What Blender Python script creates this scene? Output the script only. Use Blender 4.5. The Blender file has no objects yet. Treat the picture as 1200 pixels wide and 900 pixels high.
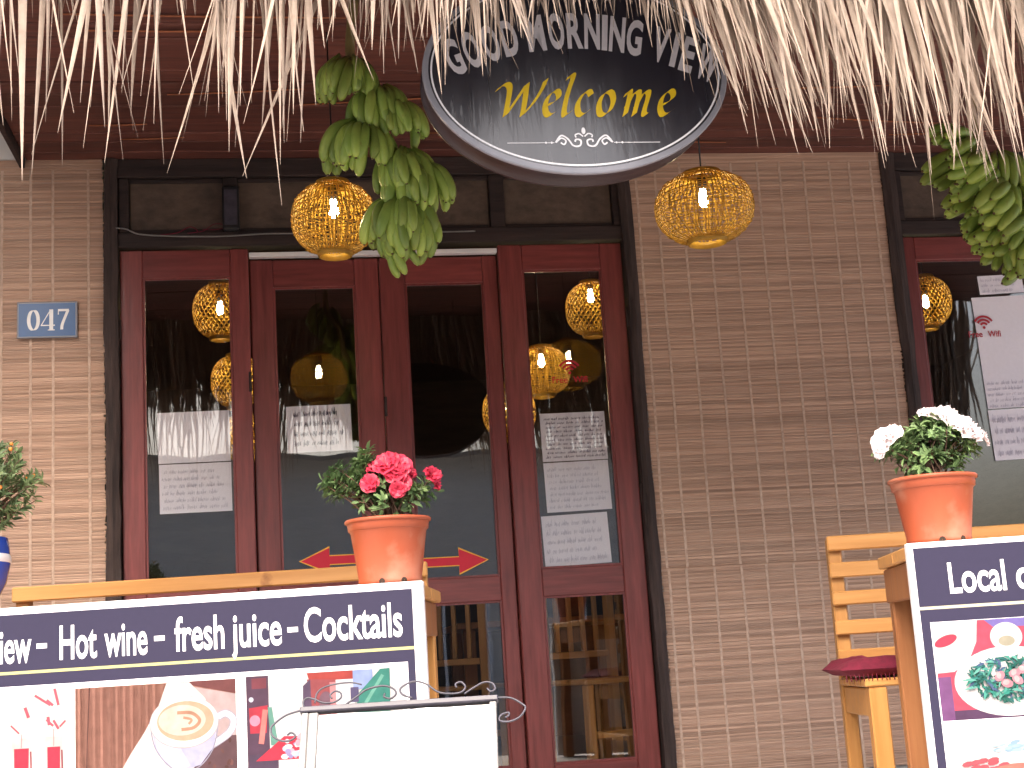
import bpy, math, random
from math import sin, cos, pi, radians as R
from mathutils import Vector, Matrix, noise

random.seed(11)
S = bpy.context.scene
COL = S.collection

# ------------------------------------------------------------------ camera
cam_d = bpy.data.cameras.new('camera')
cam_d.sensor_width = 36.0
cam_d.lens = 1700.0 * 36.0 / 1200.0
cam_d.clip_start = 0.05
cam_d.clip_end = 2000.0
cam = bpy.data.objects.new('camera', cam_d)
COL.objects.link(cam)
_p, _r = R(11.0), R(-3.6)
_fw = Vector((0, cos(_p), sin(_p)))
_up = Vector((0, -sin(_p), cos(_p)))
_x = Vector((1, 0, 0))
_rt = _x * cos(_r) + _up * sin(_r)
_u2 = _up * cos(_r) - _x * sin(_r)
cam.matrix_world = Matrix(((_rt.x, _u2.x, -_fw.x, 0.0), (_rt.y, _u2.y, -_fw.y, 0.0),
                           (_rt.z, _u2.z, -_fw.z, 0.53), (0, 0, 0, 1)))
S.camera = cam

# ------------------------------------------------------------------ sky, sun, exposure
SUN_EL, SUN_AZ = R(50.0), R(192.0)      # behind the camera, veiled by cloud
world = bpy.data.worlds.new('World')
S.world = world
world.use_nodes = True
wn = world.node_tree.nodes
sky = wn.new('ShaderNodeTexSky')
sky.sky_type = 'NISHITA'
sky.sun_disc = False
sky.sun_elevation = SUN_EL
sky.sun_rotation = SUN_AZ
sky.air_density = 1.0
sky.dust_density = 8.0
sky.ozone_density = 1.0
wn['Background'].inputs['Strength'].default_value = 0.15
world.node_tree.links.new(sky.outputs[0], wn['Background'].inputs['Color'])
sun_d = bpy.data.lights.new('sun', 'SUN')
sun_d.energy = 0.6
sun_d.angle = R(35.0)
sun_d.color = (1.0, 0.95, 0.88)
sun = bpy.data.objects.new('sun', sun_d)
COL.objects.link(sun)
_sd = Vector((sin(SUN_AZ) * cos(SUN_EL), cos(SUN_AZ) * cos(SUN_EL), sin(SUN_EL)))
sun.rotation_euler = _sd.to_track_quat('Z', 'Y').to_euler()
sun.location = (0, 0, 12)

S.render.engine = 'CYCLES'
S.view_settings.view_transform = 'Standard'
S.view_settings.look = 'None'
S.view_settings.gamma = 1.0
S.view_settings.exposure = 1.95
S.cycles.use_denoising = True
S.cycles.max_bounces = 6
S.cycles.diffuse_bounces = 3
S.cycles.glossy_bounces = 4
S.cycles.transparent_max_bounces = 16
S.cycles.caustics_reflective = False
S.cycles.caustics_refractive = False
S.cycles.sample_clamp_indirect = 6.0


# ------------------------------------------------------------------ helpers
def lin(r, g, b):
    f = lambda c: (c / 255 / 12.92) if c / 255 <= 0.04045 else ((c / 255 + 0.055) / 1.055) ** 2.4
    return (f(r), f(g), f(b))


def tag(o, label=None, cat=None, group=None, kind=None):
    if label: o['label'] = label
    if cat: o['category'] = cat
    if group: o['group'] = group
    if kind: o['kind'] = kind
    return o


def empty(name, loc=(0, 0, 0), rz=0.0, parent=None):
    o = bpy.data.objects.new(name, None)
    o.empty_display_size = 0.05
    COL.objects.link(o)
    o.location = loc
    o.rotation_euler = (0, 0, rz)
    if parent: o.parent = parent
    return o


def copy_tree(o, parent=None):
    c = o.copy()
    COL.objects.link(c)
    if parent: c.parent = parent
    for ch in list(o.children):
        copy_tree(ch, c)
    return c


FZ = R(9.0)                                  # the cafe front turns 9 degrees away to the right
F0 = Vector((0, 5.9, 0))
FU = Vector((cos(FZ), sin(FZ), 0))
FN = Vector((sin(FZ), -cos(FZ), 0))


def fw(u, n, z):                             # front coordinates: along, out towards the street, up
    return F0 + FU * u + FN * n + Vector((0, 0, z))


def fempty(name, u, n, z, parent=None):
    return empty(name, fw(u, n, z), FZ, parent)


class MB:
    """collects shapes; build() links them as one mesh object"""
    def __init__(s):
        s.v, s.f, s.sm, s.c = [], [], [], []

    def add(s, vs, fs, smooth=False, col=None):
        o = len(s.v)
        s.v += [tuple(p) for p in vs]
        s.f += [tuple(i + o for i in f) for f in fs]
        s.sm += [smooth] * len(fs)
        s.c += [col] * len(fs)
        return s

    def box(s, x0, x1, y0, y1, z0, z1, b=0.0, col=None):
        lo, hi = (x0, y0, z0), (x1, y1, z1)
        ctr = Vector(((x0 + x1) / 2, (y0 + y1) / 2, (z0 + z1) / 2))
        if b <= 0:
            vs = [Vector((hi[0] if i & 1 else lo[0], hi[1] if i & 2 else lo[1], hi[2] if i & 4 else lo[2])) for i in range(8)]
            fs = [(0, 2, 3, 1), (4, 5, 7, 6), (0, 1, 5, 4), (2, 6, 7, 3), (0, 4, 6, 2), (1, 3, 7, 5)]
        else:
            b = min(b, (x1 - x0) * .45, (y1 - y0) * .45, (z1 - z0) * .45)
            vs, ix = [], {}
            for k in range(8):
                sg = (k & 1, (k >> 1) & 1, (k >> 2) & 1)
                for a in range(3):
                    p = [0, 0, 0]
                    for d in range(3):
                        e = hi[d] if sg[d] else lo[d]
                        p[d] = e if d == a else (e - b if sg[d] else e + b)
                    ix[(k, a)] = len(vs)
                    vs.append(Vector(p))
            fs = []
            for a in range(3):
                d, e = (a + 1) % 3, (a + 2) % 3
                for sa in (0, 1):
                    q = [(sa << a) | (i << d) | (j << e) for i, j in ((0, 0), (1, 0), (1, 1), (0, 1))]
                    fs.append(tuple(ix[(k, a)] for k in q))
                for i in (0, 1):
                    for j in (0, 1):
                        k0 = (i << d) | (j << e)
                        k1 = k0 | (1 << a)
                        fs.append((ix[(k0, d)], ix[(k1, d)], ix[(k1, e)], ix[(k0, e)]))
            for k in range(8):
                fs.append((ix[(k, 0)], ix[(k, 1)], ix[(k, 2)]))
            g = []
            for f in fs:
                p = [vs[i] for i in f]
                nn = (p[1] - p[0]).cross(p[2] - p[0])
                g.append(f if nn.dot(sum(p, Vector()) / len(p) - ctr) > 0 else tuple(reversed(f)))
            fs = g
        return s.add(vs, fs, False, col)

    def tube(s, pts, r, n=6, caps=True, flat=1.0, col=None, smooth=True):
        pts = [Vector(p) for p in pts]
        m = len(pts)
        rr = r if isinstance(r, (list, tuple)) else [r] * m
        vs, fs = [], []
        t0 = (pts[1] - pts[0]).normalized()
        ref = Vector((0, 0, 1)) if abs(t0.z) < 0.9 else Vector((1, 0, 0))
        nx = t0.cross(ref).normalized()
        for i in range(m):
            t = (pts[min(i + 1, m - 1)] - pts[max(i - 1, 0)])
            t = t.normalized() if t.length > 1e-9 else t0
            nx = nx - t * nx.dot(t)
            nx = nx.normalized() if nx.length > 1e-6 else t.orthogonal().normalized()
            ny = t.cross(nx)
            for k in range(n):
                a = 2 * pi * k / n
                vs.append(pts[i] + nx * (cos(a) * rr[i]) + ny * (sin(a) * rr[i] * flat))
        for i in range(m - 1):
            for k in range(n):
                k2 = (k + 1) % n
                fs.append((i * n + k, i * n + k2, (i + 1) * n + k2, (i + 1) * n + k))
        if caps:
            fs.append(tuple(reversed(range(n))))
            fs.append(tuple((m - 1) * n + k for k in range(n)))
        return s.add(vs, fs, smooth, col)

    def lathe(s, prof, n=28, c=(0, 0, 0), smooth=True, col=None):
        vs, fs = [], []
        for (r, z) in prof:
            for k in range(n):
                a = 2 * pi * k / n
                vs.append((c[0] + r * cos(a), c[1] + r * sin(a), c[2] + z))
        for i in range(len(prof) - 1):
            for k in range(n):
                k2 = (k + 1) % n
                fs.append((i * n + k, i * n + k2, (i + 1) * n + k2, (i + 1) * n + k))
        return s.add(vs, fs, smooth, col)

    def mesh(s, name, mat):
        me = bpy.data.meshes.new(name)
        me.from_pydata(s.v, [], s.f)
        me.polygons.foreach_set('use_smooth', s.sm)
        if any(c is not None for c in s.c):
            at = me.color_attributes.new('Col', 'FLOAT_COLOR', 'CORNER')
            buf = []
            for p, c in zip(me.polygons, s.c):
                c = c or (1, 1, 1)
                buf += [c[0], c[1], c[2], 1.0] * p.loop_total
            at.data.foreach_set('color', buf)
        if mat: me.materials.append(mat)
        me.update()
        return me

    def build(s, name, mat, parent=None, loc=(0, 0, 0), rot=(0, 0, 0)):
        o = bpy.data.objects.new(name, s.mesh(name, mat))
        COL.objects.link(o)
        o.location = loc
        o.rotation_euler = rot
        if parent: o.parent = parent
        return o


def inst(me, name, parent, M):
    o = bpy.data.objects.new(name, me)
    COL.objects.link(o)
    o.parent = parent
    o.matrix_local = M
    return o


def box(name, mat, d, parent=None, b=0.003, loc=(0, 0, 0), rot=(0, 0, 0)):
    return MB().box(*d, b=b).build(name, mat, parent, loc, rot)


def spline(pts, k=8):
    pts = [Vector(p) for p in pts]
    out = []
    for i in range(len(pts) - 1):
        a, b = pts[i], pts[i + 1]
        p, q = pts[max(i - 1, 0)], pts[min(i + 2, len(pts) - 1)]
        for j in range(k):
            t = j / k
            out.append(0.5 * ((2 * a) + (b - p) * t + (2 * p - 5 * a + 4 * b - q) * t * t + (3 * a - p - 3 * b + q) * t ** 3))
    out.append(pts[-1])
    return out


# ------------------------------------------------------------------ materials
def newmat(name):
    m = bpy.data.materials.new(name)
    m.use_nodes = True
    nt = m.node_tree
    return m, nt, nt.nodes['Principled BSDF']


def pmat(name, c1, c2=None, scale=8.0, stretch=(1, 1, 1), rough=0.6, bump=0.15, detail=5.0, island=0.0,
         objvar=0.0, spec=0.4, dirt=None, contrast=(0.3, 0.7), rough_var=0.12, coat=0.0):
    m, nt, bs = newmat(name)
    N, L = nt.nodes, nt.links
    c2 = c2 or tuple(x * 0.7 for x in c1)
    tc = N.new('ShaderNodeTexCoord')
    mp = N.new('ShaderNodeMapping')
    mp.inputs['Scale'].default_value = stretch
    L.new(tc.outputs['Object'], mp.inputs['Vector'])
    oi = N.new('ShaderNodeObjectInfo')
    off = N.new('ShaderNodeVectorMath')
    off.operation = 'ADD'
    sc = N.new('ShaderNodeMath')
    sc.operation = 'MULTIPLY'
    sc.inputs[1].default_value = 37.0
    L.new(oi.outputs['Random'], sc.inputs[0])
    L.new(mp.outputs[0], off.inputs[0])
    L.new(sc.outputs[0], off.inputs[1])
    nz = N.new('ShaderNodeTexNoise')
    nz.inputs['Scale'].default_value = scale
    nz.inputs['Detail'].default_value = detail
    nz.inputs['Roughness'].default_value = 0.62
    L.new(off.outputs[0], nz.inputs['Vector'])
    rp = N.new('ShaderNodeValToRGB')
    rp.color_ramp.elements[0].position, rp.color_ramp.elements[1].position = contrast
    rp.color_ramp.elements[0].color = (*c2, 1)
    rp.color_ramp.elements[1].color = (*c1, 1)
    L.new(nz.outputs['Fac'], rp.inputs[0])
    colour = rp.outputs[0]
    if dirt:
        n2 = N.new('ShaderNodeTexNoise')
        n2.inputs['Scale'].default_value = dirt[1]
        n2.inputs['Detail'].default_value = 6
        L.new(tc.outputs['Object'], n2.inputs['Vector'])
        r2 = N.new('ShaderNodeValToRGB')
        r2.color_ramp.elements[0].position, r2.color_ramp.elements[1].position = dirt[2]
        L.new(n2.outputs['Fac'], r2.inputs[0])
        mx = N.new('ShaderNodeMixRGB')
        mx.inputs[2].default_value = (*dirt[0], 1)
        L.new(r2.outputs[0], mx.inputs[0])
        L.new(colour, mx.inputs[1])
        colour = mx.outputs[0]
    if island or objvar:
        hs = N.new('ShaderNodeHueSaturation')
        mr = N.new('ShaderNodeMapRange')
        k = island or objvar
        mr.inputs['To Min'].default_value = 1 - k
        mr.inputs['To Max'].default_value = 1 + k
        if island:
            ge = N.new('ShaderNodeNewGeometry')
            L.new(ge.outputs['Random Per Island'], mr.inputs['Value'])
        else:
            L.new(oi.outputs['Random'], mr.inputs['Value'])
        L.new(mr.outputs[0], hs.inputs['Value'])
        L.new(colour, hs.inputs['Color'])
        colour = hs.outputs[0]
    L.new(colour, bs.inputs['Base Color'])
    mr2 = N.new('ShaderNodeMapRange')
    mr2.inputs['To Min'].default_value = max(0.02, rough - rough_var)
    mr2.inputs['To Max'].default_value = min(1.0, rough + rough_var)
    L.new(nz.outputs['Fac'], mr2.inputs['Value'])
    L.new(mr2.outputs[0], bs.inputs['Roughness'])
    bs.inputs['Specular IOR Level'].default_value = spec
    bs.inputs['Coat Weight'].default_value = coat
    if bump:
        bp = N.new('ShaderNodeBump')
        bp.inputs['Strength'].default_value = bump
        bp.inputs['Distance'].default_value = 0.01
        L.new(nz.outputs['Fac'], bp.inputs['Height'])
        L.new(bp.outputs[0], bs.inputs['Normal'])
    return m


def leafmat(name, c1, c2, trans=0.35, rough=0.45, island=0.3):
    m = pmat(name, c1, c2, scale=20, rough=rough, bump=0.0, island=island)
    nt = m.node_tree
    bs = nt.nodes['Principled BSDF']
    src = bs.inputs['Base Color'].links[0].from_socket
    tr = nt.nodes.new('ShaderNodeBsdfTranslucent')
    mx = nt.nodes.new('ShaderNodeMixShader')
    mx.inputs[0].default_value = trans
    nt.links.new(src, tr.inputs[0])
    nt.links.new(bs.outputs[0], mx.inputs[1])
    nt.links.new(tr.outputs[0], mx.inputs[2])
    nt.links.new(mx.outputs[0], nt.nodes['Material Output'].inputs[0])
    return m


def printmat(name, rough=0.35, spec=0.4, noise_amt=0.06):
    m, nt, bs = newmat(name)
    at = nt.nodes.new('ShaderNodeAttribute')
    at.attribute_name = 'Col'
    nz = nt.nodes.new('ShaderNodeTexNoise')
    nz.inputs['Scale'].default_value = 60
    nz.inputs['Detail'].default_value = 4
    tc = nt.nodes.new('ShaderNodeTexCoord')
    nt.links.new(tc.outputs['Object'], nz.inputs['Vector'])
    mr = nt.nodes.new('ShaderNodeMapRange')
    mr.inputs['To Min'].default_value = 1 - noise_amt
    mr.inputs['To Max'].default_value = 1 + noise_amt
    nt.links.new(nz.outputs['Fac'], mr.inputs['Value'])
    hs = nt.nodes.new('ShaderNodeHueSaturation')
    nt.links.new(mr.outputs[0], hs.inputs['Value'])
    nt.links.new(at.outputs['Color'], hs.inputs['Color'])
    nt.links.new(hs.outputs[0], bs.inputs['Base Color'])
    bs.inputs['Roughness'].default_value = rough
    bs.inputs['Specular IOR Level'].default_value = spec
    return m


def glassmat(name, f0=0.09, tint=(0.98, 0.985, 0.985)):
    """thin pane: each face mirrors f0 head-on and more at a glancing angle"""
    m = bpy.data.materials.new(name)
    m.use_nodes = True
    nt = m.node_tree
    N, L = nt.nodes, nt.links
    N.remove(N['Principled BSDF'])
    ge = N.new('ShaderNodeNewGeometry')
    dp = N.new('ShaderNodeVectorMath')
    dp.operation = 'DOT_PRODUCT'
    L.new(ge.outputs['Incoming'], dp.inputs[0])
    L.new(ge.outputs['Normal'], dp.inputs[1])

    def mth(op, a, b=None):
        q = N.new('ShaderNodeMath')
        q.operation = op
        for i, v in enumerate((a, b)):
            if v is None: continue
            if isinstance(v, (int, float)): q.inputs[i].default_value = v
            else: L.new(v, q.inputs[i])
        return q.outputs[0]
    c = mth('SUBTRACT', 1.0, mth('ABSOLUTE', dp.outputs['Value']))
    fac = mth('ADD', mth('MULTIPLY', mth('POWER', c, 5.0), 1 - f0), f0)
    tr = N.new('ShaderNodeBsdfTransparent')
    tr.inputs[0].default_value = (*tint, 1)
    gl = N.new('ShaderNodeBsdfGlossy')
    gl.inputs['Roughness'].default_value = 0.012
    nz = N.new('ShaderNodeTexNoise')
    nz.inputs['Scale'].default_value = 3.0
    nz.inputs['Detail'].default_value = 1.0
    tc = N.new('ShaderNodeTexCoord')
    L.new(tc.outputs['Object'], nz.inputs['Vector'])
    bp = N.new('ShaderNodeBump')
    bp.inputs['Strength'].default_value = 0.05
    bp.inputs['Distance'].default_value = 0.02
    L.new(nz.outputs['Fac'], bp.inputs['Height'])
    L.new(bp.outputs[0], gl.inputs['Normal'])
    mx = N.new('ShaderNodeMixShader')
    L.new(fac, mx.inputs[0])
    L.new(tr.outputs[0], mx.inputs[1])
    L.new(gl.outputs[0], mx.inputs[2])
    L.new(mx.outputs[0], N['Material Output'].inputs[0])
    return m


def emitmat(name, c, strength):
    m, nt, bs = newmat(name)
    bs.inputs['Base Color'].default_value = (*c, 1)
    bs.inputs['Emission Color'].default_value = (*c, 1)
    bs.inputs['Emission Strength'].default_value = strength
    return m


M = {}
M['door_v'] = pmat('door_wood_upright', (0.235, 0.052, 0.048), (0.13, 0.028, 0.027), scale=6, stretch=(9, 9, 0.7), rough=0.34,
                   bump=0.10, objvar=0.12, spec=0.5)
M['door_h'] = pmat('door_wood_rail', (0.235, 0.052, 0.048), (0.13, 0.028, 0.027), scale=6, stretch=(0.7, 9, 9), rough=0.34,
                   bump=0.10, objvar=0.12, spec=0.5)
M['bark'] = pmat('dark_rough_timber', (0.075, 0.05, 0.045), (0.018, 0.012, 0.012), scale=7, stretch=(6, 6, 0.6), rough=0.8, bump=0.8, detail=8)
M['beam'] = pmat('dark_beam_timber', (0.045, 0.028, 0.026), (0.015, 0.010, 0.010), scale=6, stretch=(0.6, 7, 7), rough=0.7, bump=0.4)
M['transom'] = pmat('dark_fibre_panel', (0.13, 0.092, 0.07), (0.06, 0.042, 0.034), scale=14, stretch=(1, 1, 1.6), rough=0.75, bump=0.5, detail=8)
M['soffit'] = pmat('reddish_soffit_board', (0.145, 0.05, 0.038), (0.06, 0.02, 0.017), scale=5, stretch=(0.5, 7, 3), rough=0.62, bump=0.35, objvar=0.25, detail=7)
M['batten'] = pmat('split_cane', (0.42, 0.15, 0.06), (0.25, 0.08, 0.035), scale=10, rough=0.55)
M['slat'] = pmat('bamboo_slat', (0.55, 0.38, 0.285), (0.38, 0.235, 0.168), scale=4, stretch=(1.2, 10, 30), rough=0.62, bump=0.10, island=0.24,
                 contrast=(0.25, 0.75))
M['blindcord'] = pmat('pale_blind_thread', (0.60, 0.455, 0.365), (0.46, 0.325, 0.25), scale=55, contrast=(0.35, 0.65), rough=0.8)
M['pine'] = pmat('varnished_pine', (0.58, 0.30, 0.10), (0.43, 0.20, 0.06), scale=3, stretch=(0.6, 9, 9), rough=0.36, bump=0.12, objvar=0.1,
                 dirt=((0.20, 0.07, 0.02), 7.0, (0.66, 0.74)))
M['pine_v'] = pmat('varnished_pine_upright', (0.55, 0.28, 0.09), (0.40, 0.18, 0.052), scale=3, stretch=(9, 9, 0.6), rough=0.36, bump=0.12,
                   objvar=0.12, dirt=((0.20, 0.07, 0.02), 7.0, (0.66, 0.74)))
M['pine_b'] = pmat('brown_stained_pine', (0.36, 0.155, 0.06), (0.23, 0.085, 0.032), scale=3, stretch=(9, 9, 0.7), rough=0.42, bump=0.15, objvar=0.12)
M['white'] = pmat('white_board', (0.80, 0.79, 0.80), (0.74, 0.73, 0.75), scale=5, rough=0.4, bump=0.02)
M['plaster'] = pmat('white_plaster', (0.74, 0.73, 0.72), (0.62, 0.61, 0.60), scale=4, rough=0.85, bump=0.2)
M['print'] = printmat('printed_vinyl', 0.45, 0.18)
M['picture'] = printmat('printed_photograph', 0.4, 0.2, 0.34)
M['picture'].node_tree.nodes['Noise Texture'].inputs['Scale'].default_value = 38
M['picture'].node_tree.nodes['Noise Texture'].inputs['Detail'].default_value = 9
M['paper'] = printmat('written_paper', 0.7, 0.2, 0.05)
M['enamel'] = printmat('enamel_plate', 0.28, 0.5, 0.10)
M['sticker'] = printmat('sticker_vinyl', 0.45, 0.3, 0.05)
M['straw'] = leafmat('dry_palm_straw', (0.43, 0.345, 0.28), (0.29, 0.22, 0.175), trans=0.22, rough=0.6, island=0.30)
M['cane'] = leafmat('golden_cane', (0.55, 0.345, 0.055), (0.36, 0.205, 0.03), trans=0.4, rough=0.5, island=0.2)
M['bulb'] = emitmat('warm_bulb', (1.0, 0.80, 0.45), 50.0)
M['black'] = pmat('black_plastic', (0.018, 0.018, 0.02), (0.012, 0.012, 0.014), scale=20, rough=0.4, bump=0.03)
M['wire'] = pmat('wrought_iron_wire', (0.06, 0.055, 0.075), (0.03, 0.028, 0.04), scale=30, rough=0.4, bump=0.1)
M['steel'] = pmat('grey_painted_steel', (0.24, 0.235, 0.23), (0.15, 0.14, 0.135), scale=12, rough=0.42, bump=0.08)
M['terracotta'] = pmat('orange_plastic_pot', (0.36, 0.080, 0.034), (0.28, 0.058, 0.024), scale=5, stretch=(1, 1, 0.5), rough=0.48, bump=0.05,
                       dirt=((0.40, 0.22, 0.15), 9.0, (0.50, 0.85)))
M['soil'] = pmat('dark_soil', (0.05, 0.03, 0.02), (0.02, 0.012, 0.008), scale=40, rough=0.95, bump=0.8)
M['leaf'] = leafmat('azalea_leaf', (0.19, 0.28, 0.11), (0.08, 0.145, 0.055), trans=0.25, island=0.45)
M['leaf2'] = leafmat('shrub_leaf', (0.25, 0.33, 0.15), (0.10, 0.16, 0.07), trans=0.25, island=0.45)
M['stem'] = pmat('brown_twig', (0.16, 0.09, 0.06), (0.08, 0.045, 0.03), scale=30, rough=0.8)
M['petal_red'] = leafmat('red_petal', (0.66, 0.06, 0.11), (0.48, 0.02, 0.06), trans=0.3, island=0.2)
M['petal_white'] = leafmat('white_petal', (0.88, 0.82, 0.81), (0.84, 0.70, 0.71), trans=0.3, island=0.06)
M['banana'] = pmat('green_banana_skin', (0.30, 0.39, 0.075), (0.145, 0.24, 0.045), scale=5, stretch=(2, 2, 1.2), rough=0.42, bump=0.05, objvar=0.28,
                   dirt=((0.16, 0.10, 0.03), 22.0, (0.60, 0.78)))
M['banana_tip'] = pmat('brown_banana_tip', (0.10, 0.06, 0.03), (0.05, 0.03, 0.015), scale=30, rough=0.8)
M['stalk'] = pmat('banana_stalk', (0.22, 0.17, 0.06), (0.12, 0.09, 0.03), scale=14, rough=0.7)
M['cushion'] = pmat('maroon_cushion_cloth', (0.17, 0.012, 0.035), (0.10, 0.006, 0.02), scale=60, rough=0.9, bump=0.3)
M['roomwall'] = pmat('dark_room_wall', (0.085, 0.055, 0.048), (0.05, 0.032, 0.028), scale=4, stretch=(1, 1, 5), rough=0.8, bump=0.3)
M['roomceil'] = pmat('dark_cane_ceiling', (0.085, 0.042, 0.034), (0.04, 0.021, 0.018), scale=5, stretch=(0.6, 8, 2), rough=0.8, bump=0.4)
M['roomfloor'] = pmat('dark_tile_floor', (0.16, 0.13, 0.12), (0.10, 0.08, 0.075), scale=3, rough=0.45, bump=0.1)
M['concrete'] = pmat('terrace_concrete', (0.55, 0.53, 0.51), (0.45, 0.43, 0.42), scale=3, rough=0.85, bump=0.3, detail=8)
M['asphalt'] = pmat('worn_street', (0.28, 0.275, 0.27), (0.20, 0.197, 0.195), scale=2, rough=0.9, bump=0.3, detail=9)
M['greywall'] = pmat('grey_render', (0.70, 0.665, 0.62), (0.62, 0.585, 0.54), scale=1.5, rough=0.9, bump=0.2)
M['rooftile'] = pmat('grey_sheet_roof', (0.42, 0.41, 0.41), (0.33, 0.32, 0.32), scale=3, stretch=(6, 1, 1), rough=0.7)
M['glass'] = glassmat('door_glass', 0.085)
M['blue'] = pmat('blue_glazed_pot', (0.02, 0.07, 0.42), (0.015, 0.05, 0.30), scale=6, rough=0.15, bump=0.02, spec=0.6)
M['redglaze'] = pmat('red_glaze', (0.55, 0.03, 0.03), (0.40, 0.02, 0.02), scale=8, rough=0.3)
M['orange'] = pmat('orange_fruit', (0.75, 0.25, 0.04), (0.62, 0.18, 0.03), scale=20, rough=0.45)
M['signface'] = pmat('gloss_black_sign', (0.020, 0.020, 0.030), (0.012, 0.012, 0.020), scale=3, stretch=(9, 1, 0.5), rough=0.30, bump=0.06, spec=0.7,
                     coat=0.35)
M['signside'] = pmat('dark_sign_side', (0.035, 0.018, 0.02), (0.02, 0.011, 0.013), scale=6, rough=0.4, bump=0.05)
M['silver'] = pmat('silver_rim', (0.27, 0.275, 0.315), (0.20, 0.205, 0.24), scale=6, rough=0.36, bump=0.02)


# ------------------------------------------------------------------ flat print and lettering
class Print(MB):
    """flat shapes lying on a sheet that faces -Y, each a hair above the one before"""
    def __init__(s, y=0.0, eps=4e-5):
        super().__init__()
        s.y, s.eps, s.k = y, eps, 0

    def ink(s, k):
        s.c = [c and tuple(v * k for v in c) for c in s.c]

    def up(s):
        s.k += 1
        return s.y - s.k * s.eps

    def poly(s, pts, col, same=False):
        y = s.y - s.k * s.eps if same else s.up()
        a = sum(pts[i][0] * pts[(i + 1) % len(pts)][1] - pts[(i + 1) % len(pts)][0] * pts[i][1] for i in range(len(pts)))
        if a < 0: pts = list(reversed(pts))
        s.add([(x, y, z) for x, z in pts], [tuple(range(len(pts)))], False, col)

    def rect(s, x0, x1, z0, z1, col):
        s.poly([(x0, z0), (x1, z0), (x1, z1), (x0, z1)], col)

    def ell(s, cx, cz, rx, rz, col, n=28, rot=0.0, same=False):
        c, d = cos(rot), sin(rot)
        s.poly([(cx + rx * cos(a) * c - rz * sin(a) * d, cz + rx * cos(a) * d + rz * sin(a) * c) for a in (2 * pi * i / n for i in range(n))], col, same)

    def stroke(s, pts, w, col, same=False):
        y = s.y - s.k * s.eps if same else s.up()
        m = len(pts)
        ww = w if isinstance(w, (list, tuple)) else [w] * m
        vs = []
        for i in range(m):
            a, b = pts[max(i - 1, 0)], pts[min(i + 1, m - 1)]
            dx, dz = b[0] - a[0], b[1] - a[1]
            l = math.hypot(dx, dz) or 1
            nx, nz = -dz / l * ww[i] / 2, dx / l * ww[i] / 2
            vs += [(pts[i][0] + nx, y, pts[i][1] + nz), (pts[i][0] - nx, y, pts[i][1] - nz)]
        s.add(vs, [(2 * i, 2 * i + 1, 2 * i + 3, 2 * i + 2) for i in range(m - 1)], False, col)

    def nib(s, pts, nx, nz, col):
        y = s.up()
        vs = []
        for p in pts:
            vs += [(p[0] - nx, y, p[1] - nz), (p[0] + nx, y, p[1] + nz)]
        fs = []
        for i in range(len(pts) - 1):
            a, b = pts[i], pts[i + 1]
            cr = (b[0] - a[0]) * nz - (b[1] - a[1]) * nx
            fs.append((2 * i, 2 * i + 2, 2 * i + 3, 2 * i + 1) if cr > 0 else (2 * i, 2 * i + 1, 2 * i + 3, 2 * i + 2))
        s.add(vs, fs, False, col)


def sp2(pts, k=6):
    return [(p.x, p.y) for p in spline([(a, b, 0) for a, b in pts], k)]


_tc = {}


def glyphs(txt, bold=0.0):
    if (txt, bold) in _tc: return _tc[(txt, bold)]
    cu = bpy.data.curves.new('lettering', 'FONT')
    cu.body = txt
    cu.size = 1.0
    cu.offset = bold
    cu.resolution_u = 4
    o = bpy.data.objects.new('lettering', cu)
    COL.objects.link(o)
    dg = bpy.context.evaluated_depsgraph_get()
    me = bpy.data.meshes.new_from_object(o.evaluated_get(dg))
    vs = [(v.co.x, v.co.y) for v in me.vertices]
    fs = [tuple(p.vertices) for p in me.polygons]
    bpy.data.objects.remove(o)
    bpy.data.meshes.remove(me)
    bpy.data.curves.remove(cu)
    _tc[(txt, bold)] = (vs, fs)
    return vs, fs


def write(pr, txt, x0, x1, zbase, height, col, bold=0.02, capref='H', rot=0.0, piv=None, shear=0.0):
    """text squeezed into x0..x1, its capitals 'height' tall, standing on zbase"""
    vs, fs = glyphs(txt, bold)
    ch = max(v[1] for v in glyphs(capref, bold)[0])
    xa, xb = min(v[0] for v in vs), max(v[0] for v in vs)
    y = pr.up()
    out = []
    for (x, z) in vs:
        X = x0 + (x - xa) / (xb - xa) * (x1 - x0)
        Z = zbase + z / ch * height
        X += shear * (Z - zbase)
        if piv:
            dx, dz = X - piv[0], Z - piv[1]
            X, Z = piv[0] + dx * cos(rot) - dz * sin(rot), piv[1] + dx * sin(rot) + dz * cos(rot)
        out.append((X, y, Z))
    pr.add(out, fs, False, col)


def scribble(pr, x0, x1, z0, z1, lines, col, w=0.0016, cover=1.0, seed=0, amp=0.5):
    """rows of small handwriting"""
    rng = random.Random(seed)
    lh = (z1 - z0) / lines
    for i in range(lines):
        zb = z1 - (i + 0.75) * lh
        x = x0 + rng.uniform(0, 0.01)
        end = x1 - (x1 - x0) * rng.uniform(0, 0.25) * (2 - cover)
        while x < end:
            wl = min(rng.uniform(0.012, 0.042), end - x)
            if wl < 0.006: break
            n = max(3, int(wl / 0.0028))
            pts = []
            for j in range(n * 2):
                t = j / (n * 2 - 1)
                hh = lh * (0.42 if rng.random() > 0.2 else 0.75)
                pts.append((x + wl * t + rng.uniform(-.0012, .0012), zb + (hh * rng.uniform(amp, 1) if j % 2 else -rng.uniform(0, .15) * lh * (rng.random() < .8))))
            pr.stroke(pts, w, col, True)
            x += wl + rng.uniform(0.006, 0.013)
    pr.up()


# ================================================================== STRUCTURE
def ground(name, mat, d, b=0.0):
    return tag(box(name, mat, d, b=b), kind='structure')


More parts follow.
